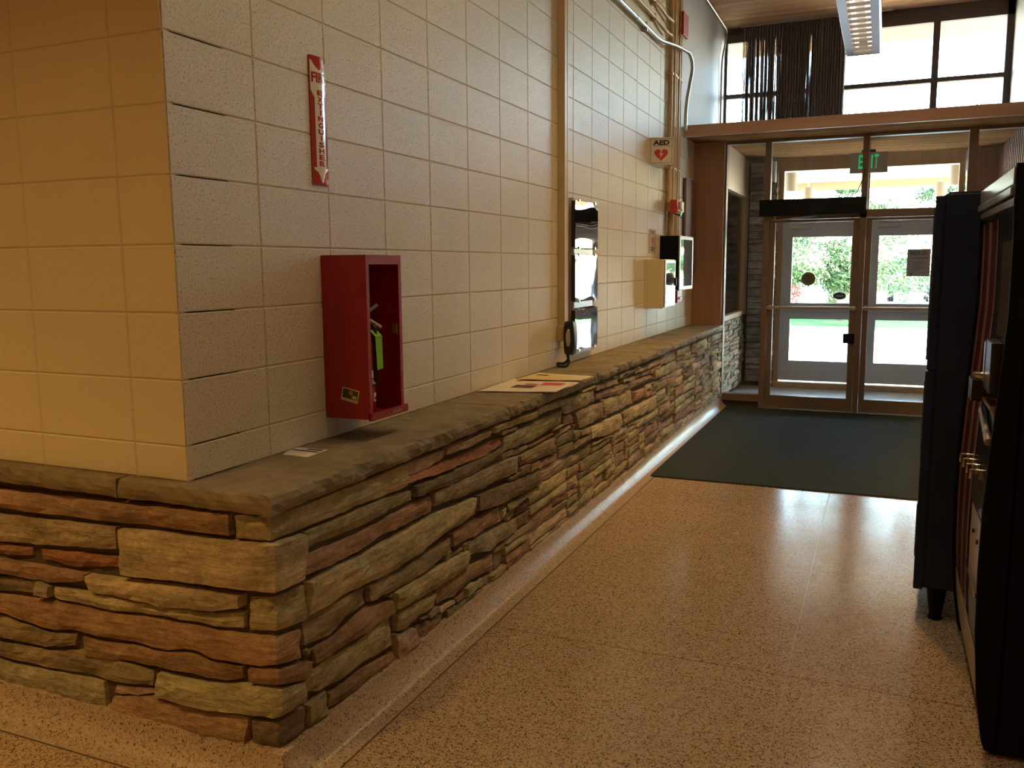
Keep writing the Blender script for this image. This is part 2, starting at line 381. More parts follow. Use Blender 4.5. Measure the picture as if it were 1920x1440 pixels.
# ---- block walls (stack bond)
wm = structure('wall_left'); wn_ = structure('wall_near')
box('mortar', (-.25, .03, .9), (-.0035, YO, ZC), 'block_mortar', wm)
box('mortar', (-6, .0035, .9), (-.0035, .25, ZC), 'block_mortar', wn_)
def block_mesh(width, height, axis, mat):
    g, bv, dp = .0016, .0038, .02; w2, h2 = width/2-g, height/2-g
    vs = []
    for (a, b2, d) in ((w2, h2, -dp), (w2, h2, -bv), (w2-bv, h2-bv, 0)):
        for sx, sz in ((-1,-1),(1,-1),(1,1),(-1,1)):
            vs.append((d, sx*a, sz*b2) if axis == 0 else (sx*a, -d, sz*b2))
    fs = [(8,9,10,11)]
    for r in (0, 4):
        for i in range(4): j = (i+1) % 4; fs.append((r+i, r+j, r+4+j, r+4+i))
    return MB().add(vs, fs)
cache = {}
def put_block(parent, axis, c, width, height, mat, rest):
    key = (axis, round(width, 3), round(height, 3))
    a = Vector((0, width/2, height/2)) if axis == 0 else Vector((width/2, 0, height/2))
    vis = any(seen(Vector(c)+Vector((a.x*i, a.y*i, a.z*j))) for i in (-1, 0, 1) for j in (-1, 0, 1))
    if not vis:
        src = block_mesh(width, height, axis, mat); rest.add([(p[0]+c[0], p[1]+c[1], p[2]+c[2]) for p in src.v], src.f); return
    if key not in cache:
        o = block_mesh(width, height, axis, mat).build('block', mat, parent); cache[key] = o
    else:
        o = cache[key].copy(); COL.objects.link(o); o.parent = parent
    o.location = c
zr = [.905, 1.016] + [1.016+.2032*k for k in range(1, 17)] + [ZC]
yc = [0.0] + [.39+.4*k for k in range(18)] + [7.62]
rest = MB()
for i in range(len(zr)-1):
    for j in range(len(yc)-1):
        if yc[j] > 6.7 and zr[i] > 2.9: continue
        put_block(wm, 0, (0, (yc[j]+yc[j+1])/2, (zr[i]+zr[i+1])/2), yc[j+1]-yc[j], zr[i+1]-zr[i], 'block_paint', rest)
tag(rest.build('block_field', 'block_paint', wm), kind='stuff')
cache.clear(); rest = MB()
xc = [0.0, -.209, -.62, -1.03, -1.43, -1.83, -2.23, -2.63, -3.03, -3.43, -3.83, -4.23, -4.63, -5.03, -5.43, -5.83]
for i in range(len(zr)-1):
    for j in range(len(xc)-1):
        put_block(wn_, 1, ((xc[j]+xc[j+1])/2, 0, (zr[i]+zr[i+1])/2), xc[j]-xc[j+1], zr[i+1]-zr[i], 'block_paint_smooth', rest)
tag(rest.build('block_field', 'block_paint_smooth', wn_), kind='stuff')
# smooth plaster above the entrance beam, both sides, and the hall's unseen shell
tag(box('wall_upper', (-.25, 6.72, 2.93), (.004, YO-.1, ZC), 'plaster_white'), kind='structure')
wr = structure('wall_right')
box('plaster', (XR, -6, 0), (XR+.2, 6.6, ZC), 'plaster_hall', wr)
box('plaster_upper', (XR, 6.6, ZS+.1), (XR+.2, YO, ZC), 'plaster_white', wr)
box('backing', (XR+.012, 6.6, 0), (XR+.2, YO, ZS+.1), 'wood_brown', wr)
first = None
for k in range(21):
    if first is None: first = MB().box((XR-.045, 6.66, 0), (XR+.012, 6.71, ZS), .004).build('batten', 'wood_rib', wr)
    else:
        o = first.copy(); COL.objects.link(o); o.parent = wr; o.location = (0, k*.135, 0)
tag(box('wall_back', (-6, -6.2, 0), (XR+.2, -6, ZC), 'plaster_hall'), kind='structure')
tag(box('wall_far_left', (-6.2, -6, 0), (-6, .25, ZC), 'plaster_hall'), kind='structure')
# ---- ceiling planks (running across the hall)
ce = structure('ceiling')
box('deck', (-6.2, -6.2, ZC+.02), (XR+.2, 11.0, ZC+.2), 'wood_ceiling', ce)
box('plank_field', (-6.2, -6.2, ZC), (XR+.2, 5.2, ZC+.02), 'wood_ceiling', ce)
def planks(parent, x0, x1, y0, y1, z0, z1, pitch, mat):
    f = None; k = 0; y = y0
    while y+pitch <= y1+1e-6:
        if f is None: f = MB().box((x0, y+.0035, z0), (x1, y+pitch-.0035, z1), 0).build('plank', mat, parent)
        else:
            o = f.copy(); COL.objects.link(o); o.parent = parent; o.location = (0, k*pitch, 0)
        k += 1; y += pitch
planks(ce, -.25, XR, 5.2, 10.96, ZC-.002, ZC+.02, .096, 'wood_ceiling')
# ---- entrance beam and soffit over the vestibule
tr = structure('trim_1')
box('fascia', (0.0, 7.0, ZS-.005), (XR, 7.05, ZS+.105), 'wood_beam', tr)
box('shelf', (0.0, 7.05, ZS+.03), (XR, YO-.1, ZS+.10), 'wood_beam', tr)
so_ = structure('ceiling_soffit')
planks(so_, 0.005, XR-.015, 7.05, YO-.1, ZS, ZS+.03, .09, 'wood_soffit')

# ================================================================== STONE WALL
ws = structure('wall_stone')
def upos(u, v, d):
    r = .05
    t = max(0, min(1, (u+r)/(2*r)))*PI/2
    nx, ny = math.sin(t), -math.cos(t)
    if abs(u) < r: d = d-.010*(1-abs(u)/r)
    bx, by = (XS+u, YS) if u < 0 else (XS, YS+u)
    return (bx+nx*d, by+ny*d, v)
PAL = {'t': (.56,.485,.31), 'y': (.54,.49,.29), 'r': (.42,.285,.185), 'b': (.40,.33,.22), 'd': (.29,.235,.16), 'g': (.42,.39,.285), 'o': (.44,.23,.135), 'p': (.50,.385,.285)}
OCC = {}
CELL = .01
def mark(u0, u1, top, bot):
    for i in range(int(u0/CELL)-1, int(u1/CELL)+1):
        u = (i+.5)*CELL
        if u0 <= u <= u1:
            for j in range(int((lerp(bot, u))/CELL), int((lerp(top, u))/CELL)+1): OCC[(i, j)] = 1
def lerp(pl, u):
    if u <= pl[0][0]: return pl[0][1]
    for (a, va), (b2, vb) in zip(pl, pl[1:]):
        if u <= b2: return va+(vb-va)*(u-a)/max(1e-6, b2-a)
    return pl[-1][1]
def stone(top, bot, col, parent=ws, pos=upos, proud=None, lo=.035, seed=None, name='stone'):
    # top and bottom edges as (u, v) polylines; a rough-hewn face between them
    sd_ = random.uniform(0, 90) if seed is None else seed
    u0, u1 = max(top[0][0], bot[0][0]), min(top[-1][0], bot[-1][0])
    u0 = (top[0][0]+bot[0][0])/2; u1 = (top[-1][0]+bot[-1][0])/2
    L = u1-u0; H = max(.01, sum(lerp(top, u0+L*t)-lerp(bot, u0+L*t) for t in (.2,.5,.8))/3)
    proud = random.uniform(-.010, .014) if proud is None else proud
    nu = max(5, min(30, int(L/lo)+3)); nv = max(4, min(7, int(H/.022)+3))
    e = min(.0055, L*.2); ev = min(.14, .0045/H)
    us = [0, e/L] + [e/L+(1-2*e/L)*i/(nu-3) for i in range(1, nu-3)] + [1-e/L, 1]
    vv = [0, ev] + [ev+(1-2*ev)*i/(nv-3) for i in range(1, nv-3)] + [1-ev, 1]
    vs = []
    for i, a in enumerate(us):
        for j, c in enumerate(vv):
            u = u0+L*a
            tu = top[0][0]+(top[-1][0]-top[0][0])*a; bu = bot[0][0]+(bot[-1][0]-bot[0][0])*a
            tv, bv = lerp(top, tu), lerp(bot, bu)
            uu = bu+(tu-bu)*c; v = bv+(tv-bv)*c
            edge = i in (0, nu-1) or j in (0, nv-1)
            corner = (i in (1, nu-2)) or (j in (1, nv-2))
            nz = fb((uu*1.0, v*1.6, sd_), 9)*.010+fb((uu, v*1.5, sd_+7), 26)*.007+abs(fb((uu, v*2.0, sd_+3), 14))*.008
            und = (c-.5)*.008*fb((sd_, 1, 2), 3)*4
            d = -.045 if edge else (proud+nz+und-(.007 if corner else 0))
            wob = fb((uu, v, sd_+11), 24)*.0035 if edge or corner else 0
            vs.append(pos(uu, v+wob, d))
    m_ = len(vv)
    fs = [(i*m_+j, (i+1)*m_+j, (i+1)*m_+j+1, i*m_+j+1) for i in range(len(us)-1) for j in range(m_-1)]
    o = MB().add(vs, fs).build(name, 'sandstone', parent)
    k = random.uniform(.82, 1.12); c = PAL[col] if isinstance(col, str) else col
    o.color = (c[0]*k*random.uniform(.95, 1.05), c[1]*k, c[2]*k*random.uniform(.92, 1.08), 1)
    return o
def traced(ox, oy, s, lst):
    for col, top, bot in lst:
        P = []
        for pl in (top, bot):
            q = []
            for zx, zy in pl:
                x, y = ox+zx/s, oy+zy/s
                h = hit(x, y, 1, YS)
                if h.x <= XS: q.append((h.x-XS, h.z))
                else:
                    h = hit(x, y, 0, XS); q.append((h.y-YS, h.z))
            P.append(sorted(q))
        P = [[(u, v_+.003) for u, v_ in P[0]], [(u, v_-.003) for u, v_ in P[1]]]
        for pl_ in P: pl_[0] = (pl_[0][0]-.003, pl_[0][1]); pl_[-1] = (pl_[-1][0]+.003, pl_[-1][1])
        mark(min(P[0][0][0], P[1][0][0])-.005, max(P[0][-1][0], P[1][-1][0])+.005, P[0], P[1])
        stone(P[0], P[1], col)
A = [('r', [(-400,140),(0,188),(1030,297)], [(-400,230),(0,273),(300,312),(1030,396)]),
 ('y', [(1048,300),(1225,317),(1850,72)], [(1048,412),(1225,430),(1850,170)]),
 ('t', [(-300,270),(0,303),(515,360)], [(-300,395),(0,424),(260,445),(515,460)]),
 ('t', [(530,364),(1225,442),(1378,388)], [(545,570),(1225,653),(1372,588)]),
 ('o', [(-200,415),(0,438),(130,452)], [(-200,470),(0,487),(130,490)]),
 ('o', [(172,460),(520,497)], [(178,505),(330,545),(520,540)]),
 ('r', [(-250,480),(0,507),(380,572)], [(-250,545),(0,563),(230,610),(375,595)]),
 ('t', [(385,574),(1085,667)], [(400,640),(760,715),(960,733),(1085,713)]),
 ('d', [(-200,560),(0,582),(150,597)], [(-200,630),(0,648),(150,655)]),
 ('g', [(160,598),(225,622)], [(160,660),(225,672)]),
 ('y', [(232,628),(400,653),(760,727),(960,747),(1090,740)], [(232,680),(480,735),(740,765),(1000,818),(1090,816)]),
 ('y', [(1108,672),(1235,684),(1392,615)], [(1110,825),(1235,836),(1395,775)]),
 ('r', [(-300,600),(0,664),(230,694),(520,752),(740,782),(1000,837),(1235,860),(1365,815)], [(-300,690),(0,743),(200,823),(400,830),(440,863),(640,883),(740,918),(870,910),(930,948),(1120,983),(1235,983),(1365,945)]),
 ('b', [(-200,710),(0,762),(200,837),(335,842)], [(-200,810),(0,858),(180,898),(330,893)]),
 ('r', [(362,848),(450,882),(640,902),(740,927),(870,932),(930,967),(1090,988)], [(375,943),(560,960),(800,1010),(1000,1053),(1090,1043)]),
 ('b', [(-200,830),(0,882),(240,922),(370,915),(560,972),(682,1012)], [(-200,895),(0,943),(260,1008),(420,1038),(540,1068),(680,1073)]),
 ('r', [(1114,994),(1250,1004),(1405,958)], [(1117,1058),(1250,1073),(1390,1035)]),
 ('y', [(702,1014),(900,1062),(1010,1068),(1110,1068),(1250,1088),(1368,1052)], [(702,1118),(960,1183),(1250,1222),(1368,1130)]),
 ('g', [(-200,920),(0,964),(260,1022),(455,1062)], [(-200,1095),(0,1130),(150,1165),(300,1185),(475,1190)]),
 ('p', [(500,1078),(680,1092)], [(492,1113),(600,1125),(680,1108)]),
 ('r', [(488,1132),(690,1124),(760,1152),(1000,1203),(1108,1222)], [(488,1215),(800,1285),(1105,1345)]),
 ('d', [(1122,1230),(1260,1244),(1385,1165)], [(1122,1350),(1260,1375),(1385,1290)])]
traced(0, 840, 2.4, A)
B = [('p', [(547,588),(805,488)], [(547,626),(720,588),(805,523)]), ('p', [(812,480),(1013,398)], [(812,513),(905,478),(1013,423)]),
 ('t', [(1022,387),(1215,313)], [(1022,413),(1215,343)]), ('t', [(1224,303),(1335,262)], [(1224,333),(1335,288)]),
 ('o', [(547,648),(800,548),(1060,433)], [(547,670),(800,588),(1000,508),(1060,463)]),
 ('d', [(672,653),(800,603),(1058,482)], [(672,698),(850,638),(1058,518)]),
 ('y', [(185,863),(540,708),(661,671)], [(185,938),(420,848),(560,768),(661,713)]),
 ('r', [(185,968),(420,873),(560,793),(748,693)], [(185,1053),(330,998),(560,858),(748,768)]),
 ('t', [(1067,433),(1330,313)], [(1067,498),(1200,448),(1330,368)]),
 ('b', [(757,683),(1000,563),(1133,518)], [(757,743),(940,678),(1133,588)]),
 ('b', [(1138,518),(1300,433)], [(1142,560),(1300,498)]),
 ('y', [(194,1083),(330,1013),(440,963),(750,783),(943,703)], [(196,1243),(380,1128),(560,1048),(640,998),(800,868),(943,778)]),
 ('d', [(952,693),(1230,583)], [(952,763),(1050,733),(1230,638)]),
 ('r', [(838,863),(1055,743)], [(842,923),(940,878),(1055,808)]),
 ('b', [(472,1103),(640,1013),(830,883)], [(472,1173),(640,1088),(830,948)]),
 ('y', [(577,1133),(760,1023),(905,943)], [(582,1208),(700,1148),(905,1018)]),
 ('g', [(912,903),(1123,798)], [(912,963),(1000,943),(1123,848)]),
 ('b', [(182,1253),(400,1133),(460,1113)], [(182,1373),(300,1328),(380,1238),(460,1183)]),
 ('y', [(587,1228),(763,1133)], [(592,1308),(640,1288),(763,1188)]),
 ('r', [(772,1103),(1023,953)], [(772,1183),(850,1148),(900,1088),(1023,1028)])]
traced(500, 640, 2.4, B)
D_ = [('r', [(440,560),(620,450),(860,235),(1028,182)], [(445,662),(700,497),(860,407),(1033,268)]),
 ('y', [(380,742),(470,672),(700,542),(1018,293)], [(380,886),(480,867),(640,797),(760,697),(960,577),(1033,518)]),
 ('r', [(560,880),(650,832),(780,722),(1048,570)], [(560,1000),(840,800),(1055,655)]),
 ('p', [(1050,440),(1200,395)], [(1066,640),(1240,520)]), ('r', [(1215,385),(1420,270)], [(1255,510),(1430,400)]), ('b', [(1430,255),(1750,70)], [(1440,390),(1690,190)])]
traced(480, 1080, 4.0, D_)
T = [('t', [(1032,603),(1263,518)], [(1032,708),(1100,693),(1180,648),(1263,608)]), ('b', [(1268,493),(1430,443)], [(1268,533),(1430,478)]), ('y', [(1447,433),(1560,388)], [(1447,450),(1540,416)]),
 ('p', [(1277,548),(1450,493),(1708,408)], [(1277,598),(1450,558),(1708,438)]), ('p', [(1563,383),(1760,293)], [(1563,403),(1760,328)]), ('t', [(1718,385),(1868,303)], [(1718,443),(1868,383)]),
 ('r', [(1033,728),(1108,703)], [(1033,793),(1108,770)]), ('b', [(1120,700),(1180,663),(1323,623)], [(1152,813),(1323,728)]), ('g', [(1347,603),(1548,513)], [(1343,718),(1450,678),(1548,623)]),
 ('r', [(1562,543),(1650,510)], [(1562,613),(1650,575)]), ('t', [(1228,813),(1460,703)], [(1232,888),(1340,868),(1400,838),(1463,778)]), ('t', [(1470,700),(1723,563)], [(1478,788),(1560,738),(1723,658)]),
 ('b', [(1150,830),(1222,805)], [(1152,868),(1222,840)])]
traced(800, 600, 4.0, T)
def fill(u_lo, u_hi, v_lo, v_hi, pos, parent, wmin, wmax, hmin, hmax, pal, name='stone', far=1.0):
    i0, i1 = int(u_lo/CELL), int(u_hi/CELL); j0, j1 = int(v_lo/CELL), int(v_hi/CELL)
    top = {}
    for j in range(j0, j1):
        i = i0
        while i < i1:
            if (i, j) in OCC: i += 1; continue
            run = 0; want = int(random.uniform(wmin, wmax)/CELL)
            while i+run < i1 and (i+run, j) not in OCC and run < want+7: run += 1
            if run > want: run = want if run >= want+7 else run
            hgt = int(random.uniform(hmin, hmax)/CELL)
            h_ = 1
            while h_ < hgt+3 and j+h_ < j1 and all((i+k, j+h_) not in OCC for k in range(run)): h_ += 1
            if h_ > hgt and j1-(j+hgt) > 4: h_ = hgt
            for a in range(run):
                for c in range(h_): OCC[(i+a, j+c)] = 1
            if run >= 3 and h_ >= 2:
                ua, ub = i*CELL+.002, (i+run)*CELL-.002; va, vb = j*CELL+.0015, (j+h_)*CELL-.0015
                K = max(2, int((ub-ua)/.06))
                us = [ua+(ub-ua)*k/K for k in range(K+1)]
                tp = [(u, vb+fb((u, vb*3, 5), 7)*.012) for u in us]; bt = [(u, va+fb((u, va*3, 5), 7)*.012) for u in us]
                stone(tp, bt, random.choice(pal), parent, pos, lo=.05*far, name=name)
            i += run
fill(-1.6, 0, .07, .835, upos, ws, .15, .55, .05, .11, 'tyrbdg')
fill(.0, 2.0, .09, .835, upos, ws, .16, .50, .05, .10, 'tyrbbdg')
fill(2.0, 7.66, .09, .835, upos, ws, .24, .85, .04, .095, 'ttyrbbpgp', far=1.3)
mb = MB().box((-6, YS+.025, .0), (XS-.025, .0, .85)).box((0, 0, .0), (XS-.025, YD-.04, .85)); mb.build('mortar_core', 'mortar_dark', ws)
# capstones with hewn front edges
def capstone(x0, y0, x1, y1, fronts):
    per = []; st = .03
    def side(a, b2, nrm):
        L = max(abs(b2[0]-a[0]), abs(b2[1]-a[1])); K = max(1, int(L/st))
        for k in range(K): per.append((a[0]+(b2[0]-a[0])*k/K, a[1]+(b2[1]-a[1])*k/K, nrm))
    side((x0,y0),(x1,y0), (0,-1) if 'y' in fronts else (0,0)); side((x1,y0),(x1,y1), (1,0) if 'x' in fronts else (0,0))
    side((x1,y1),(x0,y1), (0,0)); side((x0,y1),(x0,y0), (0,0))
    vs = []; n_ = len(per)
    lv = [(.905, -.012), (.899, -.003), (.880, .004), (.862, .002), (.845, -.006), (.843, -.05)]
    for z, d0 in lv:
        for (x, y, nr) in per:
            d = d0+(fb((x, y, z*2), 13)*.012+fb((x, y, z*3), 34)*.008 if z < .9 and z > .844 else fb((x, y, 1), 9)*.006)
            vs.append((x+nr[0]*d, y+nr[1]*d, z))
    fs = [(r*n_+i, r*n_+(i+1) % n_, (r+1)*n_+(i+1) % n_, (r+1)*n_+i) for r in range(len(lv)-1) for i in range(n_)] + [tuple(range(n_)), tuple(range((len(lv)-1)*n_, len(lv)*n_))]
    MB().add(vs, fs).build('capstone', 'stone_cap', ws)
XF, YF = XS+.018, YS-.018
capstone(-.242, YF, XF, 1.683, 'xy')
for a, b_ in ((1.69, 3.05), (3.057, 4.6), (4.607, 6.1), (6.107, YD-.06)): capstone(-.2, a, XF, b_, 'x')
for a, b_ in ((-1.45, -.25), (-3, -1.457), (-4.5, -3.007), (-6, -4.507)): capstone(a, YF, b_, .2, 'y')

# ================================================================== ENTRANCE
# wood pier standing on the ledge end, panelled in brown
tr2 = structure('trim_2', (0, 7.6, .905))
box('pier', (.0, 7.56, .9055), (.325, 7.63, ZS-.001), 'wood_brown', tr2)
box('jamb_edge', (.325, 7.60, .15), (.345, 7.70, ZS-.001), 'frame_bronze', tr2)
# frame of the inner doors
fr = structure('trim_3', (1.7, YD, 0))
FZ = (YD-.05, YD+.05)
for x0, x1, z0, z1, nm in ((.738, .80, 0, ZS-.03, 'jamb'), (1.688, 1.748, 2.02, ZS-.03, 'mullion'), (2.637, 2.715, 0, ZS-.03, 'jamb'),
                            (.345, .738, .075, .15, 'sill_rail'), (2.715, XR-.02, .075, .15, 'sill_rail'), (.80, 2.637, 2.022, 2.10, 'header'), (.345, XR-.02, ZS-.03, ZS-.002, 'head_rail')):
    box(nm, (x0, FZ[0], z0), (x1, FZ[1], z1), 'frame_bronze', fr)
box('mullion', (1.69, FZ[0]+.01, 0), (1.746, FZ[1], 2.022), 'frame_bronze', fr)
box('kick_base', (.33, YD-.02, 0), (.738, YD+.04, .075), 'frame_dark', fr); box('kick_base', (2.715, YD-.02, 0), (XR-.02, YD+.04, .075), 'frame_dark', fr)
box('threshold', (.80, YD-.06, -.001), (2.637, YD+.06, .010), 'alu', fr)
for x0, x1, z0, z1 in ((.345, .738, .15, ZS-.03), (.80, 1.688, 2.10, ZS-.03), (1.748, 2.637, 2.10, ZS-.03), (2.715, XR-.02, .15, ZS-.03)):
    box('pane', (x0, YD-.003, z0), (x1, YD+.003, z1), 'glass', fr)
def inner_door(name, x0, x1, latch):
    d = structure(name, ((x0+x1)/2, YD, .012))
    a, b_ = YD-.025, YD+.025
    sL, sR = x0+.055, x1-.06
    box('stile', (x0, a, .014), (sL, b_, 2.018), 'frame_bronze', d); box('stile', (sR, a, .014), (x1, b_, 2.018), 'frame_bronze', d)
    box('top_rail', (sL, a, 1.99), (sR, b_, 2.018), 'frame_bronze', d); box('bottom_rail', (sL, a, .014), (sR, b_, .150), 'frame_bronze', d)
    box('pane', (sL, YD-.003, .150), (sR, YD+.003, 1.99), 'glass', d)
    MB().box((x0+.0, YD-.075, 1.085), (x1-.0, YD-.045, 1.115), .005).build('push_bar', 'alu', d)
    for x in (x0+.015, x1-.04): box('bar_bracket', (x, YD-.07, 1.075), (x+.03, YD-.025, 1.125), 'alu', d)
    if latch:
        MB().box((1.575, YD-.065, .735), (1.685, YD-.026, .835), .006).build('lock_box', 'operator_black', d)
    return d
inner_door('door_1', .803, 1.688, True); inner_door('door_2', 1.749, 2.634, False)
# automatic operator box over the first inner door
op = thing('door_operator', 'long black automatic door operator box above the inner glass door', 'door operator', (1.22, YD-.11, 2.05))
MB().box((.705, YD-.16, 2.055), (1.742, YD-.051, 2.222), .008).build('cover', 'operator_black', op)
MB().tube([(.86, YD-.11, 2.054), (.86, YD-.11, 2.01), (1.02, YD-.13, 2.025), (1.28, YD-.10, 2.045)], .009, 8).build('arm', 'steel_side', op)
MB().tube([(1.70, YD-.09, 2.222), (1.62, YD-.08, 2.232), (1.66, YD-.07, 2.30), (1.705, YD-.058, 2.42), (1.712, YD-.056, 2.50)], .004, 6, .05).build('wire', 'black_plastic', op)

# vestibule side wall: wood panel and dark pane over a stone dado
vw = structure('wall_vestibule', (.2, 8.6, 0))
box('backing', (.05, YD-.04, 0), (.27, YO+.1, .90), 'mortar_dark', vw)
box('upper_panel', (.2, YD+.06, 2.43), (.322, YO-.10, ZS), 'wood_panel', vw)
for z0, z1, nm in ((.93, .985, 'sill'), (2.38, 2.43, 'rail')): box(nm, (.2, YD+.05, z0), (.332, YO-.10, z1), 'wood_panel', vw)
box('stile', (.2, YD+.05, .985), (.330, YD+.11, 2.38), 'wood_panel', vw); box('stile', (.2, 9.19, .985), (.330, YO-.10, 2.38), 'wood_panel', vw)
box('pane', (.27, YD+.11, .985), (.280, 9.19, 2.38), 'glass_smoky', vw)
box('pane_backing', (.252, YD+.112, .987), (.260, 9.188, 2.378), 'reflection_grey', vw)  # added sheet behind the pane; its grey stands in for reflections
OCC.clear()
fill(7.72, 9.38, .06, .925, lambda u, v, d: (.315+d, u, v), vw, .14, .45, .04, .085, 'pgpbgp', far=1.4)
# outer wall: stone piers, transom, doors
wo = structure('wall_front', (1.7, YO, 0))
box('stone_core', (-.3, YO-.02, 0), (.66, YO+.28, ZS+.35), 'mortar_dark', wo)
box('wood_return', (2.80, YO-.03, 0), (XR+.25, YO+.25, ZS+.35), 'wood_brown', wo)
box('mortar_cheek', (.60, YO-.20, 0), (.68, YO, 2.70), 'mortar_dark', wo)
OCC.clear()
GREY = [(.50,.49,.50), (.58,.55,.53), (.42,.42,.44), (.62,.56,.52)]
fill(.33, .655, .05, ZS-.02, lambda u, v, d: (u, YO-.06-d, v), wo, .20, .34, .06, .12, GREY, far=1.5)
OCC.clear()
fill(9.28, 9.46, .05, 2.68, lambda u, v, d: (.675+d, u, v), wo, .10, .18, .05, .10, 'pgbp', far=1.2)
box('head_beam', (.6, YO-.04, 2.70), (2.82, YO+.12, ZS+.35), 'wood_panel', wo)
fo = structure('trim_4', (1.7, YO, .07))
for x0, x1, z0, z1, nm in ((.68, .745, .07, 2.70, 'jamb'), (1.672, 1.752, .07, 2.10, 'mullion'), (2.69, 2.755, .07, 2.70, 'jamb'), (.745, 2.69, 2.10, 2.20, 'header'), (1.69, 1.735, 2.2, 2.7, 'transom_bar')):
    box(nm, (x0, YO-.04, z0), (x1, YO+.06, z1), 'wood_panel' if z1 > 2.5 else 'door_white', fo)
box('pane', (.745, YO+.005, 2.20), (1.69, YO+.011, 2.70), 'glass', fo); box('pane', (1.735, YO+.005, 2.20), (2.69, YO+.011, 2.70), 'glass', fo)
box('threshold', (.66, YO-.10, -.001), (2.80, YO+.07, .070), 'wood_panel', fo)
def outer_door(name, x0, x1, gl, gr):
    d = structure(name, ((x0+x1)/2, YO, .08)); a, b_ = YO-.025, YO+.025
    box('stile', (x0, a, .085), (gl, b_, 2.09), 'door_white', d); box('stile', (gr, a, .085), (x1, b_, 2.09), 'door_white', d)
    for z0, z1, nm in ((.085, .34, 'bottom_rail'), (.869, 1.071, 'middle_rail'), (1.888, 2.09, 'top_rail')): box(nm, (gl, a, z0), (gr, b_, z1), 'door_white', d)
    box('pane', (gl, YO-.003, .34), (gr, YO+.003, .869), 'glass', d); box('pane', (gl, YO-.003, 1.071), (gr, YO+.003, 1.888), 'glass', d)
    MB().box((gl-.05, YO-.085, .975), (gr+.05, YO-.055, 1.005), .005).build('push_bar', 'alu', d)
    for x in (gl-.045, gr+.015): box('bar_bracket', (x, YO-.08, .955), (x+.03, YO-.025, 1.025), 'alu', d)
    cb = MB().box((gl-.02, YO-.075, 1.985), (gl+.22, YO-.026, 2.04), .006).build('closer', 'alu', d)
    MB().tube([(gl+.06, YO-.06, 2.045), (gl+.26, YO-.12, 2.048), (gl+.40, YO-.05, 2.06)], .008, 6).build('arm', 'alu', d)
    return d
outer_door('door_3', .747, 1.670, .868, 1.560); outer_door('door_4', 1.754, 2.688, 1.868, 2.560)
# papers and stickers on the outer doors
ps = thing('poster', 'grey paper poster with MERGE call for entries lettering on the outer door', 'poster', (2.31, YO-.008, 1.40))
box('sheet', (2.186, YO-.0065, 1.402), (2.439, YO-.0045, 1.724), 'poster_paper', ps)
for i, ch in enumerate('MERGE'):
    text('lettering', ch, ['poster_teal','poster_teal','poster_teal','poster_teal','poster_red'][i], ps, (2.235+i*.039, YO-.0075, 1.675), (1,0,0), (0,0,1), .05, .034, bold=.03)
text('lettering', 'CALL FOR ENTRIES', 'black_ink', ps, (2.313, YO-.0075, 1.615), (1,0,0), (0,0,1), .016, .18, bold=.02)
box('logo', (2.225, YO-.0075, 1.42), (2.25, YO-.0065, 1.435), 'black_ink', ps)
for k in range(5): box('text_line', (2.25, YO-.0072, 1.57-k*.022), (2.25+[.12,.14,.10,.13,.09][k], YO-.0065, 1.574-k*.022), 'sticker_grey', ps)
st = thing('round_sticker', 'round olive warning sticker on the outer door glass', 'sticker', (1.114, YO-.006, 1.28))
MB().cyl((1.07, YO-.0065, 1.372), (1.07, YO-.0045, 1.372), .085, n=32).build('disc', 'sticker_olive', st)
for k, (w_, t_) in enumerate(((.09, 'black_ink'), (.13, 'black_ink'), (.07, 'black_ink'))): box('text_line', (1.07-w_/2, YO-.008, 1.405-k*.033), (1.07+w_/2, YO-.0066, 1.415-k*.033), t_, st)
st = thing('oval_sticker', 'small dark oval sticker low on the outer door glass', 'sticker', (1.445, YO-.006, 1.12))
mb = MB(); mb.cyl((0, 0, 0), (0, .002, 0), 1, n=28); mb.v = [(1.445+p[0]*.075, YO-.0065+p[1], 1.162+p[2]*.045) for p in mb.v]; mb.build('disc', 'sticker_grey', st)
box('text_line', (1.405, YO-.008, 1.157), (1.485, YO-.0066, 1.167), 'white_plastic', st)

# clerestory window
YW = 9.35
w1 = structure('window_1', (1.6, YW, ZS+.1))
for x0, x1, z0, z1, nm in ((.0, .035, ZS+.1, ZC, 'frame_side'), (2.33, 2.40, ZS+.1, 4.26, 'mullion'), (.70, .76, ZS+.1, 4.26, 'mullion'), (3.06, XR, ZS+.1, ZC, 'frame_side'), (.0, XR, 4.26, ZC-.004, 'head_rail'),
                           (.035, .70, 3.60, 3.65, 'glazing_bar'), (.76, 2.33, 3.60, 3.65, 'glazing_bar'), (2.40, 3.06, 3.60, 3.65, 'glazing_bar'), (0, XR, ZS+.1, ZS+.2, 'bottom_rail')):
    box(nm, (x0, YW-.04, z0), (x1, YW+.04, z1), 'frame_dark', w1)
for x0, x1 in ((.035, .70), (.76, 2.33), (2.40, 3.06)):
    for z0, z1 in ((ZS+.2, 3.60), (3.65, 4.26)): box('pane', (x0, YW-.003, z0), (x1, YW+.003, z1), 'glass', w1)

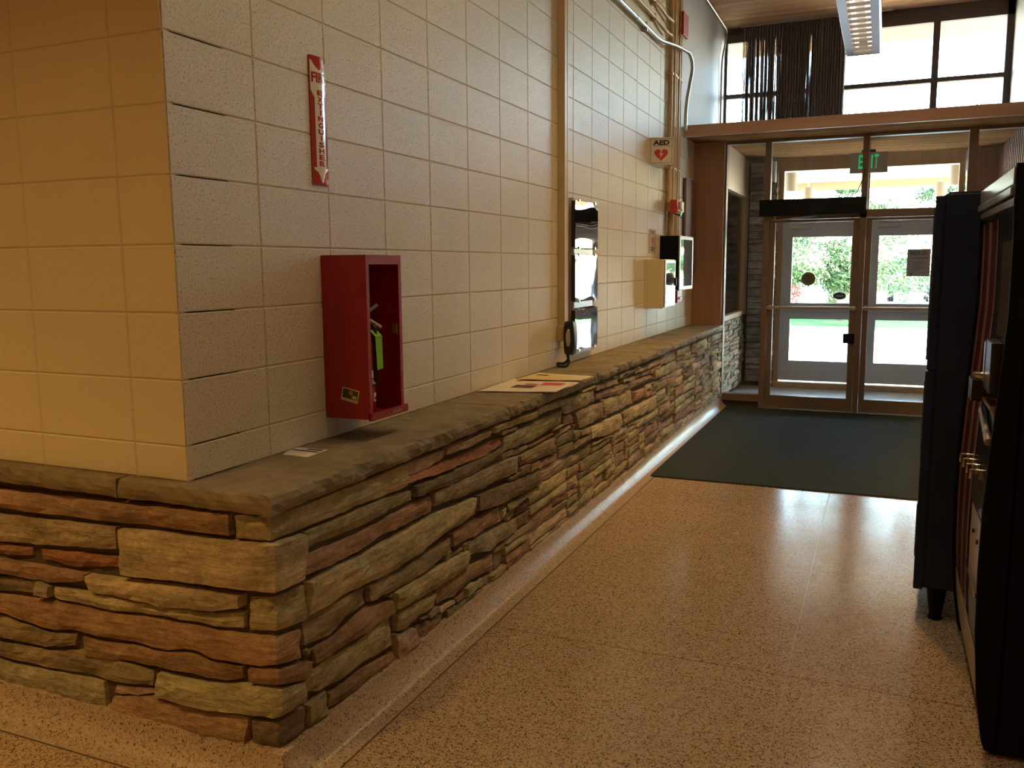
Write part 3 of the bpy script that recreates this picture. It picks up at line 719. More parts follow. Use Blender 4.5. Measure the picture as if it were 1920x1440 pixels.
# ================================================================== OUTDOORS
pl = structure('ground_plaza'); box('slab', (-40, YO+.06, -.2), (45, 21.5, -.005), 'concrete', pl)
box('parking_slab', (-60, 25.6, -.2), (70, 90, -.02), 'asphalt', pl)
mb = MB(); NX = 90
vs = []
for i in range(NX+1):
    x = -40+85*i/NX
    for y, z in ((21.2+.5*fb((x*.3, 1, 1))+.9*fb((x*.06, 3, 1)), .0), (22.5, .03), (24.5, .05), (25.9+.3*fb((x*.4, 2, 5)), .0)): vs.append((x, y, z))
mb.add(vs, [(i*4+j, (i+1)*4+j, (i+1)*4+j+1, i*4+j+1) for i in range(NX) for j in range(3)])
tag(mb.build('lawn', 'lawn_green', None, smooth=True), kind='structure')
pr = structure('ceiling_porch')
box('deck', (-1.2, YO+.06, 2.885), (4.6, 13.1, 3.08), 'wood_porch', pr)
planks(pr, -1.2, 4.6, YO+.13, 13.05, 2.86, 2.886, .10, 'wood_porch')
box('edge_board', (-1.2, 13.08, 2.74), (4.6, 13.14, 3.12), 'wood_porch', pr)
def cyl_lamp(name, label, x, y, z0, z1, r, mat, group, bracket=None, top=None):
    t = thing(name, label, 'lamp', (x, y, z0), group)
    MB().lathe((x, y, 0), [(r*.90, z0+.02), (r*.96, z0), (r, z0), (r, z1), (r*.5, z1+.004), (.0005, z1+.004)], 28).build('shade', mat, t, smooth=True)
    MB().lathe((x, y, 0), [(.0005, z0+.022), (r*.89, z0+.020), (.0005, z0+.018)], 20).build('diffuser', 'tube_glass', t)
    if bracket: box('bracket', *bracket, 'alu', t)
    if top: MB().cyl((x, y, z1), (x, y, top), .014, n=8).build('stem', 'alu', t); MB().cyl((x, y, top-.012), (x, y, top), .05, n=16).build('canopy', 'alu', t)
cyl_lamp('wall_lamp', 'grey cylinder lamp on the stone pier inside the vestibule', .60, 9.24, 2.55, 2.80, .075, 'lamp_cylinder', None, ((.62, 9.28, 2.66), (.66, 9.33, 2.72)), ZS)
cyl_lamp('wall_lamp', 'grey cylinder lamp on the brown wood return inside the vestibule', 2.80, 9.33, 2.60, 2.82, .06, 'lamp_cylinder', None, None, ZS)
for x, y, lb in ((.69, 10.9, 'tan cylinder pendant under the porch roof, close to the building, stone pier side'), (.80, 12.5, 'tan cylinder pendant at the porch roof edge, stone pier side'), (2.76, 10.9, 'tan cylinder pendant under the porch roof, close to the building, vending machine side'), (2.66, 12.5, 'tan cylinder pendant at the porch roof edge, vending machine side')):
    cyl_lamp('pendant_lamp', lb, x, y, 2.57 if y < 12 else 2.52, 2.82 if y < 12 else 2.74, .085, 'lamp_cylinder_tan', 'porch pendants', None, 2.858)
# trees
def tree(name, label, base, trunk_r, h, spread, mat, n_leaf, leaf, seed, bark='bark', low=.22, cat='tree', group='trees beyond the lawn'):
    R_ = random.Random(seed); t = thing(name, label, cat, base, group)
    bx, by, bz = base
    pts = []; rs = []
    for k in range(9):
        f = k/8; pts.append((bx+fb((seed, f*2, 0))*.5*f, by+fb((seed, f*2, 5))*.5*f, bz+h*.95*f)); rs.append(trunk_r*(1-.85*f))
    MB().tube(pts, rs, 9).build('trunk', bark, t, smooth=True)
    limbs = MB(); lf = MB(); tips = []
    for k in range(int(14+h*1.6)):
        f = R_.uniform(low, .98); a = R_.uniform(0, 2*PI); ln = spread*(1.05-f*.75)*R_.uniform(.6, 1.1)
        p = Vector(pts[min(7, int(f*8))]).lerp(Vector(pts[min(8, int(f*8)+1)]), f*8-int(f*8))
        q = p+Vector((math.cos(a)*ln, math.sin(a)*ln, ln*R_.uniform(-.12, .35)))
        mid = p.lerp(q, .5)+Vector((0, 0, R_.uniform(-.1, .3)*ln*.3))
        limbs.tube([p, mid, q], [trunk_r*.22, trunk_r*.14, .012], 5)
        for s_ in range(7): tips.append((p.lerp(mid, s_/6) if s_ < 3 else mid.lerp(q, (s_-2)/4), .18+.32*ln*.4))
    tag(limbs.build('branches', bark, t), kind='stuff')
    for k in range(n_leaf):
        c, rad = R_.choice(tips); d = Vector((R_.gauss(0, 1), R_.gauss(0, 1), R_.gauss(0, .6)))*rad*.55
        c = c+d; a = Vector((R_.uniform(-1, 1), R_.uniform(-1, 1), R_.uniform(-1, 1))).normalized(); b_ = a.orthogonal().normalized()
        s1 = leaf*R_.uniform(.6, 1.5); s2 = s1*.34
        lf.add([c-a*s1, c+b_*s2, c+a*s1, c-b_*s2], [(0, 1, 2, 3)])
    lf.build('crown', mat, t)
    return t
tree('pine_tree', 'tall pine with a grey trunk standing on the grass strip', (.98, 23.2, .04), .20, 5.6, 2.9, 'pine_needles', 22000, .065, 3, low=.16)
tree('pine_tree', 'bushy pine with low sweeping branches beyond the poster door', (4.6, 30.0, -.02), .18, 7.0, 3.2, 'pine_needles', 24000, .07, 8, low=.52)
tree('leafy_tree', 'loose olive leaved tree behind the pine trunk', (-3.1, 33.5, -.02), .14, 4.8, 2.2, 'leaf_olive', 14000, .07, 14, low=.12)
tree('leafy_tree', 'mid green tree by the parking lot edge', (-8.5, 36, -.02), .18, 4.6, 2.4, 'leaf_mid', 14000, .08, 21, low=.2)
tree('leafy_tree', 'mid green tree behind the parked white vehicle', (9.5, 47, -.02), .22, 5.5, 3.0, 'leaf_mid', 14000, .10, 25, low=.2)
for i, (x, y, mt_, lb) in enumerate(((-.9, 28.6, 'leaf_red', 'red flowering shrub by the pine trunk'), (.45, 29.5, 'leaf_olive', 'small olive shrub between the flowering shrubs'), (1.35, 28.2, 'leaf_red', 'red flowering shrub beyond the door mullion'))):
    tree('shrub', lb, (x, y, -.02), .035, 1.25, .62, mt_, 2600, .04, 40+i, low=.1, cat='shrub', group='shrubs beyond the lawn')
# parked vehicle with slotted grille
jx, jy = 3.0, 37.5
jp = thing('parked_car', 'white boxy off-road vehicle with slotted grille in the parking lot', 'car', (jx, jy, -.02))
mb = MB().box((jx-.62, jy+.0, .55), (jx+.62, jy+1.3, 1.10), .05).box((jx-.72, jy+1.2, .45), (jx+.72, jy+3.3, 1.15), .05); mb.build('body', 'car_white', jp)
MB().prism([(jy+1.25, 1.15), (jy+1.6, 1.78), (jy+3.25, 1.80), (jy+3.3, 1.15)], 0, jx-.68, jx+.68).build('cabin', 'car_blue', jp)
box('hard_top', (jx-.70, jy+1.55, 1.76), (jx+.70, jy+3.3, 1.84), 'car_white', jp)
box('grille_back', (jx-.60, jy-.015, .60), (jx+.60, jy+.0, 1.08), 'car_blue', jp)
for k in range(8): box('grille_bar', (jx-.50+k*.125-.028, jy-.06, .62), (jx-.50+k*.125+.028, jy-.01, 1.06), 'car_white', jp)
box('grille_frame', (jx-.62, jy-.06, 1.04), (jx+.62, jy-.01, 1.11), 'car_white', jp)
for sx in (-1, 1):
    MB().cyl((jx+sx*.48, jy-.09, .90), (jx+sx*.48, jy-.02, .90), .10, n=20).build('headlight', 'tube_glass', jp)
    MB().box((jx+sx*.52, jy-.02, .70), (jx+sx*.88, jy+1.2, .98), .06).build('fender', 'car_white', jp)
    for yy in (.55, 2.75): MB().cyl((jx+sx*.62, jy+yy, .36), (jx+sx*.86, jy+yy, .36), .38, n=24).build('wheel', 'tyre', jp)
MB().box((jx-.80, jy-.28, .42), (jx+.80, jy-.10, .58), .02).build('bumper', 'car_blue', jp)
box('number_plate', (jx-.18, jy-.10, .60), (jx+.18, jy-.08, .78), 'car_white', jp)

# ================================================================== THINGS ON THE BLOCK WALL
# extinguisher cabinet (open box)
cb = thing('extinguisher_cabinet', 'red metal open-front fire extinguisher box on the block wall', 'cabinet', (.095, .85, .985))
Y0, Y1, Z0, Z1, XD = .722, .972, .99, 1.600, .192
box('side_panel', (.003, Y0, Z0), (XD, Y0+.006, Z1), 'red_paint', cb); box('side_panel', (.003, Y1-.006, Z0), (XD, Y1, Z1), 'red_paint', cb)
box('back_panel', (.002, Y0+.006, Z0+.006), (.006, Y1-.006, Z1-.006), 'red_paint', cb)
box('top_panel', (.003, Y0+.006, Z1-.006), (XD, Y1-.006, Z1), 'red_paint', cb); box('bottom_panel', (.003, Y0+.006, Z0), (XD, Y1-.006, Z0+.006), 'red_paint', cb)
for a, b_ in (((XD, Y0, Z0), (XD+.005, Y0+.020, Z1)), ((XD, Y1-.020, Z0), (XD+.005, Y1, Z1)), ((XD, Y0+.02, Z1-.035), (XD+.005, Y1-.02, Z1))): box('front_flange', a, b_, 'red_paint', cb)
box('front_lip', (XD, Y0+.0, Z0-.004), (XD+.016, Y1+.012, Z0+.024), 'red_paint', cb)
box('lip_label', (XD+.016, .87, Z0+.003), (XD+.0168, .935, Z0+.016), 'poster_red', cb)
kn = MB().box((.165, Y1-.030, 1.295), (.190, Y1-.006, 1.335), .004).build('latch', 'brass', cb)
stk = box('sticker', (.075, Y0-.0012, 1.055), (.150, Y0-.0002, 1.105), 'paper_yellow', cb)
box('sticker_print', (.080, Y0-.0018, 1.066), (.146, Y0-.0013, 1.100), 'paper_green', stk); MB().cyl((.115, Y0-.0024, 1.089), (.115, Y0-.0018, 1.089), .009, n=14).build('emblem', 'paper_orange', stk)
box('sticker_print', (.122, Y0-.0023, 1.069), (.143, Y0-.0018, 1.081), 'paper_yellow', stk)
for o in (stk, *stk.children):
    for q in o.data.vertices:
        X_, Z_ = q.co.x+.095-.1125, q.co.z+.985-1.08; t_ = -.20
        q.co.x = .1125-.095+X_*math.cos(t_)-Z_*math.sin(t_)*-1*-1; q.co.z = 1.08-.985+X_*math.sin(t_)+Z_*math.cos(t_)
ex = thing('fire_extinguisher', 'red fire extinguisher with green inspection tag inside the red box', 'fire extinguisher', (.10, .805, .997))
ec = (.10, .815, 0)
MB().lathe(ec, [(.0005, .9965), (.052, .9965), (.056, 1.003), (.056, 1.245), (.050, 1.275), (.030, 1.297), (.019, 1.303), (.019, 1.325), (.0005, 1.326)], 28).build('cylinder', 'red_paint', ex, smooth=True)
MB().cyl((ec[0], ec[1], 1.322), (ec[0], ec[1], 1.365), .017, n=14).build('valve', 'brass', ex)
for q in ([(ec[0]-.03, ec[1]-.012, 1.365), (ec[0]+.02, ec[1]+.03, 1.385), (ec[0]+.045, ec[1]+.062, 1.412)], [(ec[0]-.02, ec[1], 1.350), (ec[0]+.03, ec[1]+.035, 1.352), (ec[0]+.055, ec[1]+.068, 1.325)]):
    MB().tube(q, .0075, 8).build('lever', 'alu', ex)
MB().tube([(ec[0]+.0, ec[1]+.015, 1.345), (ec[0]+.05, ec[1]+.035, 1.33), (ec[0]+.060, ec[1]+.012, 1.27), (ec[0]+.058, ec[1]+.010, 1.12)], .008, 8, .02).build('hose', 'black_plastic', ex)
MB().add([(ec[0]+.045, ec[1]+.000, 1.318), (ec[0]+.045, ec[1]+.048, 1.318), (ec[0]+.068, ec[1]+.052, 1.295), (ec[0]+.068, ec[1]+.004, 1.295), (ec[0]+.070, ec[1]+.010, 1.165), (ec[0]+.070, ec[1]+.052, 1.168)], [(0,1,2,3), (3,2,5,4)]).build('inspection_tag', 'tag_green', ex)
MB().tube([(ec[0]+.046, ec[1]+.045, 1.315), (ec[0]+.05, ec[1]+.085, 1.285)], .0012, 5).build('tag_tie', 'white_plastic', ex)
def band(z0, z1, mat, nm, a0, a1, r=.0568):
    vs = []; K = 10
    for k in range(K+1):
        a = a0+(a1-a0)*k/K
        for z in (z0, z1): vs.append((ec[0]+r*math.cos(a), ec[1]+r*math.sin(a), z))
    MB().add(vs, [(2*k, 2*k+2, 2*k+3, 2*k+1) for k in range(K)]).build(nm, mat, ex)
band(1.135, 1.165, 'paper_news', 'label', -1.2, 1.5); band(1.10, 1.135, 'black_ink', 'label', -1.2, 1.5); band(1.112, 1.130, 'paper_white', 'label_print', -.1, .9, .0572)
band(1.045, 1.078, 'paper_white', 'label', .0, 1.1); band(1.052, 1.062, 'black_ink', 'label_print', .1, .5, .0573); band(1.052, 1.062, 'red_ink', 'label_print', .6, 1.0, .0573)
# FIRE EXTINGUISHER sign: bowed glossy plate
sg = thing('extinguisher_sign', 'glossy bowed red sign with white arrow reading FIRE EXTINGUISHER', 'sign', (.005, .739, 1.855))
SY0, SY1, SZ0, SZ1 = .689, .789, 1.856, 2.311
def bow(y): s_ = max(0, min(1, (y-SY0)/(SY1-SY0))); return .004+.009*math.sin(PI*s_)
def sheet(name, rows, mat, off, parent=sg, K=10):      # rows: (z, ya, yb)
    vs = []
    for z, ya, yb in rows:
        for k in range(K+1): y = ya+(yb-ya)*k/K; vs.append((bow(y)+off, y, z))
    return MB().add(vs, [(r*(K+1)+k, r*(K+1)+k+1, (r+1)*(K+1)+k+1, (r+1)*(K+1)+k) for r in range(len(rows)-1) for k in range(K)]).build(name, mat, parent, smooth=True)
sheet('plate', [(SZ0, SY0, SY1), (SZ1, SY0, SY1)], 'red_vinyl', 0, K=18); sheet('plate_back', [(SZ0, SY0, SY1), (SZ1, SY0, SY1)], 'red_vinyl', -.0012, K=18)
cy = .739
sheet('arrow', [(1.862, cy-.001, cy+.001), (1.918, cy-.044, cy+.044), (1.918, cy-.029, cy+.029), (2.165, cy-.029, cy+.029), (2.19, cy-.046, cy+.046), (2.262, cy-.046, cy+.046)], 'white_vinyl', .0008, K=14)
sheet('arrow_tail', [(2.262, SY0+.004, cy), (2.295, SY0+.004, SY0+.008)], 'white_vinyl', .0008); sheet('arrow_tail', [(2.262, cy, SY1-.004), (2.295, SY1-.008, SY1-.004)], 'white_vinyl', .0008)
bend = lambda p: Vector((bow(p.y)+.0014+(p.x-.03)*.4, p.y, p.z))
text('lettering', 'FIRE', 'red_vinyl', sg, (.03, cy, 2.236), (0,1,0), (0,0,1), .036, .082, fn=bend, bold=.03)
for i, ch in enumerate('EXTINGUISHER'):
    text('lettering', ch, 'red_vinyl', sg, (.03, cy, 2.183-i*.0228), (0,1,0), (0,0,1), .0185, .008 if ch == 'I' else .032, fn=bend, bold=.03)
# raceway with bright edge
rc = thing('cable_raceway', 'tall tan painted cable raceway beside the mirror panels', 'raceway', (.03, 3.31, 1.07))
MB().box((.001, 3.29, 1.17), (.048, 3.345, ZC-.003), .003).build('channel', 'paint_tan', rc); MB().box((.001, 3.272, 1.072), (.056, 3.355, 1.17), .004).build('outlet_box', 'paint_tan', rc)
box('cover_edge', (.048, 3.338, 1.17), (.0505, 3.346, ZC-.003), 'white_plastic', rc)
# mirror-finish panels on a backing board
bk = thing('backing_board', 'narrow grey backing board behind the three mirror panels', 'board', (.02, 3.72, .94))
for a, b_, nm in (((.001, 3.50, .955), (.030, 3.53, 2.0), 'upright'), ((.001, 3.93, .955), (.030, 3.96, 1.97), 'upright'), ((.001, 3.53, 1.632), (.03, 3.93, 1.668), 'crossbar'), ((.001, 3.53, 1.272), (.03, 3.93, 1.312), 'crossbar'), ((.001, 3.53, .958), (.03, 3.93, .985), 'crossbar')):
    box(nm, a, b_, 'steel_side' if nm == 'crossbar' else 'cardboard', bk)
for z0, z1, lb in ((1.674, 1.982, 'wavy mirror-finish sheet at the top of the wall backing board'), (1.318, 1.628, 'wavy mirror-finish sheet at the middle of the wall backing board'), (.990, 1.265, 'wavy mirror-finish sheet at the bottom of the wall backing board')):
    t = thing('mirror_panel', lb, 'mirror', (.055, 3.71, z0), 'mirror sheets on the backing board')
    vs = []; KU, KV = 22, 22
    for i in range(KU+1):
        for j in range(KV+1):
            u, v = i/KU, j/KV
            edge = max(0, 1-min(v, 1-v)*5)
            x = .060+.0012*math.sin(PI*v)+edge*.0005*math.sin(u*8+z0*9)+.0005*fb((u*2.5, v*3.5, z0*7))
            vs.append((x, 3.462+u*.488, z0+(z1-z0)*v))
    n_ = KV+1
    MB().add(vs, [(i*n_+j, (i+1)*n_+j, (i+1)*n_+j+1, i*n_+j+1) for i in range(KU) for j in range(KV)]).build('sheet', 'mirror_sheet', t, smooth=True)
    box('backing', (.031, 3.466, z0+.004), (.0575, 3.946, z1-.004), 'black_plastic', t)
    for y in (3.53, 3.87):
        for z in (z0, z1): box('clip', (.05, y, z-.008), (.067, y+.016, z+.008), 'chrome', t)
# telephone handset leaning at the foot of the raceway
ph = thing('telephone', 'black corded telephone handset hanging at the wall over the stone ledge', 'telephone', (.09, 3.40, .91))
c0 = hit(1069, 633, 1, 3.27)
mb = MB()
bm = bmesh.new(); bmesh.ops.create_cube(bm, size=1)
bmesh.ops.subdivide_edges(bm, edges=bm.edges[:], cuts=4, use_grid_fill=True)
for q in bm.verts:
    z = q.co.z*2; k = 1-.28*abs(z)**3; q.co = Vector((c0.x+.002+q.co.x*.075*k, c0.y+q.co.y*.07, c0.z+q.co.z*.215))
bmesh.ops.smooth_vert(bm, verts=bm.verts[:], factor=.4, use_axis_x=True, use_axis_y=True, use_axis_z=True)
mb.bm(bm); mb.build('handset', 'black_plastic', ph, smooth=True)
mb = MB(); mb.lathe((0, 0, 0), [(.0005, 0), (1, 0), (.92, .5), (.0005, .8)], 24); mb.v = [(c0.x+.0+p[0]*.017, c0.y-.036-p[2]*.008, c0.z+p[1]*.058) for p in mb.v]; mb.build('grip_inlay', 'alu', ph, smooth=True)
MB().box((.0565, 3.308, 1.085), (.068, 3.350, 1.16), .003).build('cradle', 'black_plastic', ph)
px = c0.x-.01
pts = [(px-.01, c0.y, c0.z-.10), (px+.002, c0.y-.01, c0.z-.14), (px+.012, c0.y-.02, .945), (px+.004, c0.y-.04, .917), (px-.03, c0.y-.06, .915), (px-.055, c0.y-.065, .922), (px-.06, c0.y-.04, .935), (px-.03, c0.y-.03, .928), (px-.01, c0.y-.01, .94), (px+.0, c0.y+.01, .97), (px-.03, c0.y+.02, 1.0)]
MB().tube(pts, .0085, 8, .03).build('cord', 'black_plastic', ph, smooth=True)
# conduit bundle at the end of the block field
for i, (y, r_, lb, zb) in enumerate(((6.24, .020, 'slim tan conduit along the block edge of the bundle', 2.14), (6.33, .030, 'thick tan conduit next to the slim one in the bundle', 1.83), (6.43, .024, 'tan conduit in the middle of the bundle', 2.10), (6.52, .030, 'thick tan conduit beside the red alarm plate', 1.83), (6.62, .022, 'tan conduit at the plaster side of the bundle', 1.83))):
    t = thing('conduit', lb, 'conduit', (.035, y, zb), 'vertical conduit bundle')
    MB().cyl((.036, y, zb), (.036, y, ZC-.003), r_, n=12).build('pipe', 'paint_tan', t, smooth=True)
    for z in (2.45, 3.3): MB().box((.001, y-r_-.012, z), (.038+r_+.003, y+r_+.012, z+.022), .004).build('strap', 'paint_tan', t)
t = thing('conduit', 'galvanised conduit running along the block wall and bending down into the bundle', 'conduit', (.05, 6.7, 3.0))
MB().tube([(.035, 3.42, 3.508), (.035, 5.80, 3.508), (.105, 6.12, 3.53), (.115, 6.70, 3.585), (.11, 6.88, 3.50), (.085, 6.70, 3.10), (.085, 6.69, 2.86)], .017, 12, .16).build('pipe', 'galvanised', t, smooth=True)
for y in (3.7, 5.0): MB().cyl((.035, y, 3.508), (.035, y+.07, 3.508), .022, n=12).build('coupling', 'galvanised', t, smooth=True); MB().box((.001, y+.3, 3.47), (.05, y+.32, 3.545), .003).build('strap', 'galvanised', t)
for z, lb, ye in ((3.655, 'tan conduit running just above the galvanised one', 6.02), (3.787, 'upper tan conduit ending at the slim one of the bundle', 6.06)):
    t = thing('conduit', lb, 'conduit', (.04, ye, z), 'horizontal tan conduits')
    MB().tube([(.032, 3.42, z), (.032, ye-.25, z), (.045, ye-.05, z-.03), (.06, ye+.12, z-.03)], .016, 10, .1).build('pipe', 'paint_tan', t, smooth=True)
    for y in (4.4, 5.6): MB().box((.001, y, z-.03), (.05, y+.02, z+.03), .003).build('strap', 'paint_tan', t)
t = thing('conduit', 'thin grey conduit from the plank ceiling down beside the clerestory window', 'conduit', (.03, 9.0, 3.0))
MB().tube([(.03, 6.8, ZC-.02), (.03, 8.9, ZC-.02), (.05, 9.2, ZC-.06), (.03, 8.95, 4.0), (.02, 9.0, 3.6), (.02, 9.0, ZS+.102)], .012, 8, .12).build('pipe', 'galvanised', t, smooth=True)
t = thing('alarm_plate', 'flat red alarm plate high on the conduit bundle', 'alarm', (.09, 6.56, 3.72))
MB().box((.0665, 6.46, 3.70), (.075, 6.70, 3.93), .006).build('back_box', 'paint_tan', t); MB().box((.075, 6.47, 3.71), (.098, 6.69, 3.92), .004).build('plate', 'red_device', t)
t = thing('alarm_strobe', 'red fire alarm strobe with clear lens on the conduit bundle', 'alarm', (.07, 6.25, 2.02))
MB().box((.067, 6.16, 2.03), (.135, 6.36, 2.16), .006).build('body', 'red_device', t); MB().box((.135, 6.24, 2.05), (.160, 6.35, 2.15), .01).build('lens', 'white_plastic', t)
mb = MB(); mb.cyl((.135, 6.19, 2.05), (.172, 6.19, 2.035), .038, .030, 18); mb.build('horn', 'chrome', t, smooth=True)
box('mount', (.001, 6.264, 2.06), (.067, 6.298, 2.14), 'paint_tan', t)
# AED tent sign
sg = thing('aed_sign', 'cream tent sign with AED lettering and red heart on the block wall', 'sign', (.07, 5.75, 2.43))
pa, pb, pc = Vector((.001, 5.60, 0)), Vector((.205, 5.66, 0)), Vector((.001, 5.98, 0))
zA, zB = 2.43, 2.655
MB().prism([(pa.x, pa.y), (pb.x, pb.y), (pc.x, pc.y)], 2, zA, zB).build('body', 'white_plastic', sg)
rt = (pb-pa).normalized(); nrm = Vector((rt.y, -rt.x, 0)); ctr = (pa+pb)/2+nrm*.0006
def fp(a, z): return ctr+rt*a+Vector((0, 0, z))
text('lettering', 'AED', 'black_ink', sg, fp(0, 2.612), rt, (0,0,1), .042, .14, bold=.04)
hp = [fp(.058*16*math.sin(t)**3/16, 2.512+.058*(13*math.cos(t)-5*math.cos(2*t)-2*math.cos(3*t)-math.cos(4*t))/16)+nrm*.0012 for t in [2*PI*i/40 for i in range(40)]]
MB().add(hp, [tuple(range(40))]).build('heart', 'red_ink', sg)
MB().add([fp(a*.055, 2.512+z*.055)+nrm*.002 for a, z in ((.15,.6), (-.35,-.05), (-.02,-.02), (-.22,-.65), (.35,.12), (.03,.1))], [(0,1,2,5), (2,3,4,5)]).build('bolt', 'white_plastic', sg)
for a0, z0, a1, z1 in ((-.093, 2.44, .093, 2.4425), (-.093, 2.6435, .093, 2.646), (-.093, 2.44, -.0905, 2.646), (.0905, 2.44, .093, 2.646), (-.08, 2.583, .08, 2.5855)):
    MB().add([fp(a0, z0)+nrm*.0008, fp(a1, z0)+nrm*.0008, fp(a1, z1)+nrm*.0008, fp(a0, z1)+nrm*.0008], [(0,1,2,3)]).build('border_line', 'black_ink', sg)
# AED cabinet, monitor, pull station, notice, board
t = thing('aed_cabinet', 'cream wall cabinet with glossy door under the black monitor', 'cabinet', (.09, 5.7, 1.18))
MB().box((.001, 5.50, 1.178), (.170, 5.92, 1.606), .003).build('body', 'paint_cream', t); MB().box((.170, 5.51, 1.19), (.186, 5.91, 1.60), .003).build('door_frame', 'alu', t); box('door_glass', (.186, 5.54, 1.23), (.188, 5.88, 1.575), 'screen_gloss', t)
box('door_handle', (.186, 5.885, 1.37), (.20, 5.90, 1.44), 'black_plastic', t); box('seam', (.03, 5.4988, 1.18), (.032, 5.4999, 1.604), 'paint_tan', t)
t = thing('display_cabinet', 'black box with a silver framed glossy screen above the cream cabinet', 'display', (.09, 6.2, 1.32))
MB().box((.001, 6.06, 1.325), (.178, 6.66, 1.825), .003).build('body', 'black_metal', t)
for a, b_ in (((.178, 6.06, 1.325), (.19, 6.66, 1.355)), ((.178, 6.06, 1.795), (.19, 6.66, 1.825)), ((.178, 6.06, 1.355), (.19, 6.095, 1.795)), ((.178, 6.625, 1.355), (.19, 6.66, 1.795))): box('bezel', a, b_, 'steel_side', t)
box('screen', (.178, 6.095, 1.355), (.183, 6.625, 1.795), 'screen_gloss', t)
t = thing('pull_station', 'small red fire alarm pull box below the black screen', 'alarm', (.05, 6.5, 1.2))
MB().box((.001, 6.40, 1.19), (.10, 6.62, 1.31), .006).build('body', 'red_device', t); box('pull_bar', (.10, 6.45, 1.22), (.112, 6.57, 1.245), 'white_plastic', t)
t = thing('paper_notice', 'small paper notice with red heart mark beside the black screen', 'notice', (.003, 5.77, 1.66))
box('sheet', (.001, 5.64, 1.662), (.0035, 5.90, 1.876), 'cardboard', t)
MB().add([(.0042, 5.77+.032*math.sin(a)**3, 1.775+.045*(13*math.cos(a)-5*math.cos(2*a)-2*math.cos(3*a)-math.cos(4*a))/16) for a in [2*PI*i/30 for i in range(30)]], [tuple(range(30))]).build('mark', 'red_ink', t)
for z, w_ in ((1.85, .16), (1.835, .12), (1.712, .12), (1.697, .14), (1.682, .12)): box('text_line', (.0036, 5.77-w_/2, z), (.0042, 5.77+w_/2, z+.007), 'black_ink', t)
t = thing('notice_board', 'plain brown board on the wall beside the wood pier', 'board', (.02, 7.3, 1.5))
box('panel', (.015, 7.03, 1.46), (.035, 7.55, 2.44), 'board_brown', t); box('edge', (.001, 7.03, 1.46), (.015, 7.545, 2.44), 'frame_dark', t)

# ================================================================== ON THE LEDGE
cdv = thing('printed_card', 'white printed card on the stone ledge beneath the red box', 'card', (.05, .49, .9055))
ca, cb_, cc, cd_ = hit(530, 852, 2, .9065), hit(549, 838, 2, .9065), hit(615, 843, 2, .9065), hit(576, 857, 2, .9065)
up = Vector((0, 0, .0012))
MB().add([ca, cd_, cc, cb_, ca-up, cd_-up, cc-up, cb_-up], [(0,1,2,3), (7,6,5,4), (0,4,5,1), (1,5,6,2), (2,6,7,3), (3,7,4,0)]).build('sheet', 'paper_white', cdv)
def onc(s_, t_, h): return ca.lerp(cd_, s_).lerp(cb_.lerp(cc, s_), t_)+Vector((0, 0, h))
MB().add([onc(.1, .62, .0006), onc(.95, .55, .0006), onc(.95, .66, .0006), onc(.1, .72, .0006)], [(0,1,2,3)]).build('print', 'black_ink', cdv)
MB().add([onc(.45, .80, .0006), onc(.95, .75, .0006), onc(.95, .92, .0006), onc(.5, .93, .0006)], [(0,1,2,3)]).build('print', 'paper_dark', cdv)
def paper(name, label, corners, z, mat, prints, curl=.004):
    P = [hit(x, y, 2, z) for x, y in corners]; c = sum(P, Vector())/4
    t = thing(name, label, 'newspaper', (c.x, c.y, .906), 'papers on the ledge')
    K = 12
    def at(s_, u, h=0):
        p = P[0].lerp(P[1], s_).lerp(P[3].lerp(P[2], s_), u); p.z = z+curl*(fb((s_*2.2, u*2, z*50))*.6+.4*abs(s_-.5))+h; return p
    for off, th in ((0, mat),):
        vs = [at(i/K, j/K) for i in range(K+1) for j in range(K+1)]; bt = [Vector((p.x, p.y, p.z-.003)) for p in vs]
        fs = [(i*(K+1)+j, (i+1)*(K+1)+j, (i+1)*(K+1)+j+1, i*(K+1)+j+1) for i in range(K) for j in range(K)]; n_ = len(vs)
        rim = [i*(K+1) for i in range(K+1)]+[K*(K+1)+j for j in range(1, K+1)]+[i*(K+1)+K for i in range(K-1, -1, -1)]+[j for j in range(K-1, 0, -1)]
        fs += [tuple(n_+q for q in reversed(f)) for f in fs]+[(rim[k], rim[(k+1) % len(rim)], n_+rim[(k+1) % len(rim)], n_+rim[k]) for k in range(len(rim))]
        MB().add(vs+bt, fs).build('pages', th, t, smooth=False)
    for (s0, u0, s1, u1, mt_) in prints:
        k = 5; vs = [at(s0+(s1-s0)*i/k, u0+(u1-u0)*j/k, .0009) for i in range(k+1) for j in range(k+1)]
        MB().add(vs, [(i*(k+1)+j, (i+1)*(k+1)+j, (i+1)*(k+1)+j+1, i*(k+1)+j+1) for i in range(k) for j in range(k)]).build('print', mt_, t)
paper('newspaper', 'open cream newspaper with pink and dark pictures on the ledge', [(897, 733), (1042, 735), (1082, 716), (965, 710)], .912, 'paper_news', [(.28,.30,.58,.52,'paper_dark'), (.36,.56,.55,.66,'poster_red'), (.58,.56,.90,.80,'paper_pink')])
paper('newspaper', 'folded yellow and white newspaper lying on the ledge behind the open one', [(968, 711), (1088, 713), (1113, 706), (1010, 699)], .922, 'paper_yellow', [(.1,.6,.3,.75,'paper_dark'), (.42,.62,.98,.97,'paper_white'), (.80,.10,.98,.5,'paper_white')], .006)
paper('leaflet', 'white leaflet with an orange stripe under the folded newspaper', [(1046, 729), (1072, 724), (1086, 717), (1058, 718)], .909, 'paper_white', [(.1,.25,.9,.6,'paper_orange')], .002)

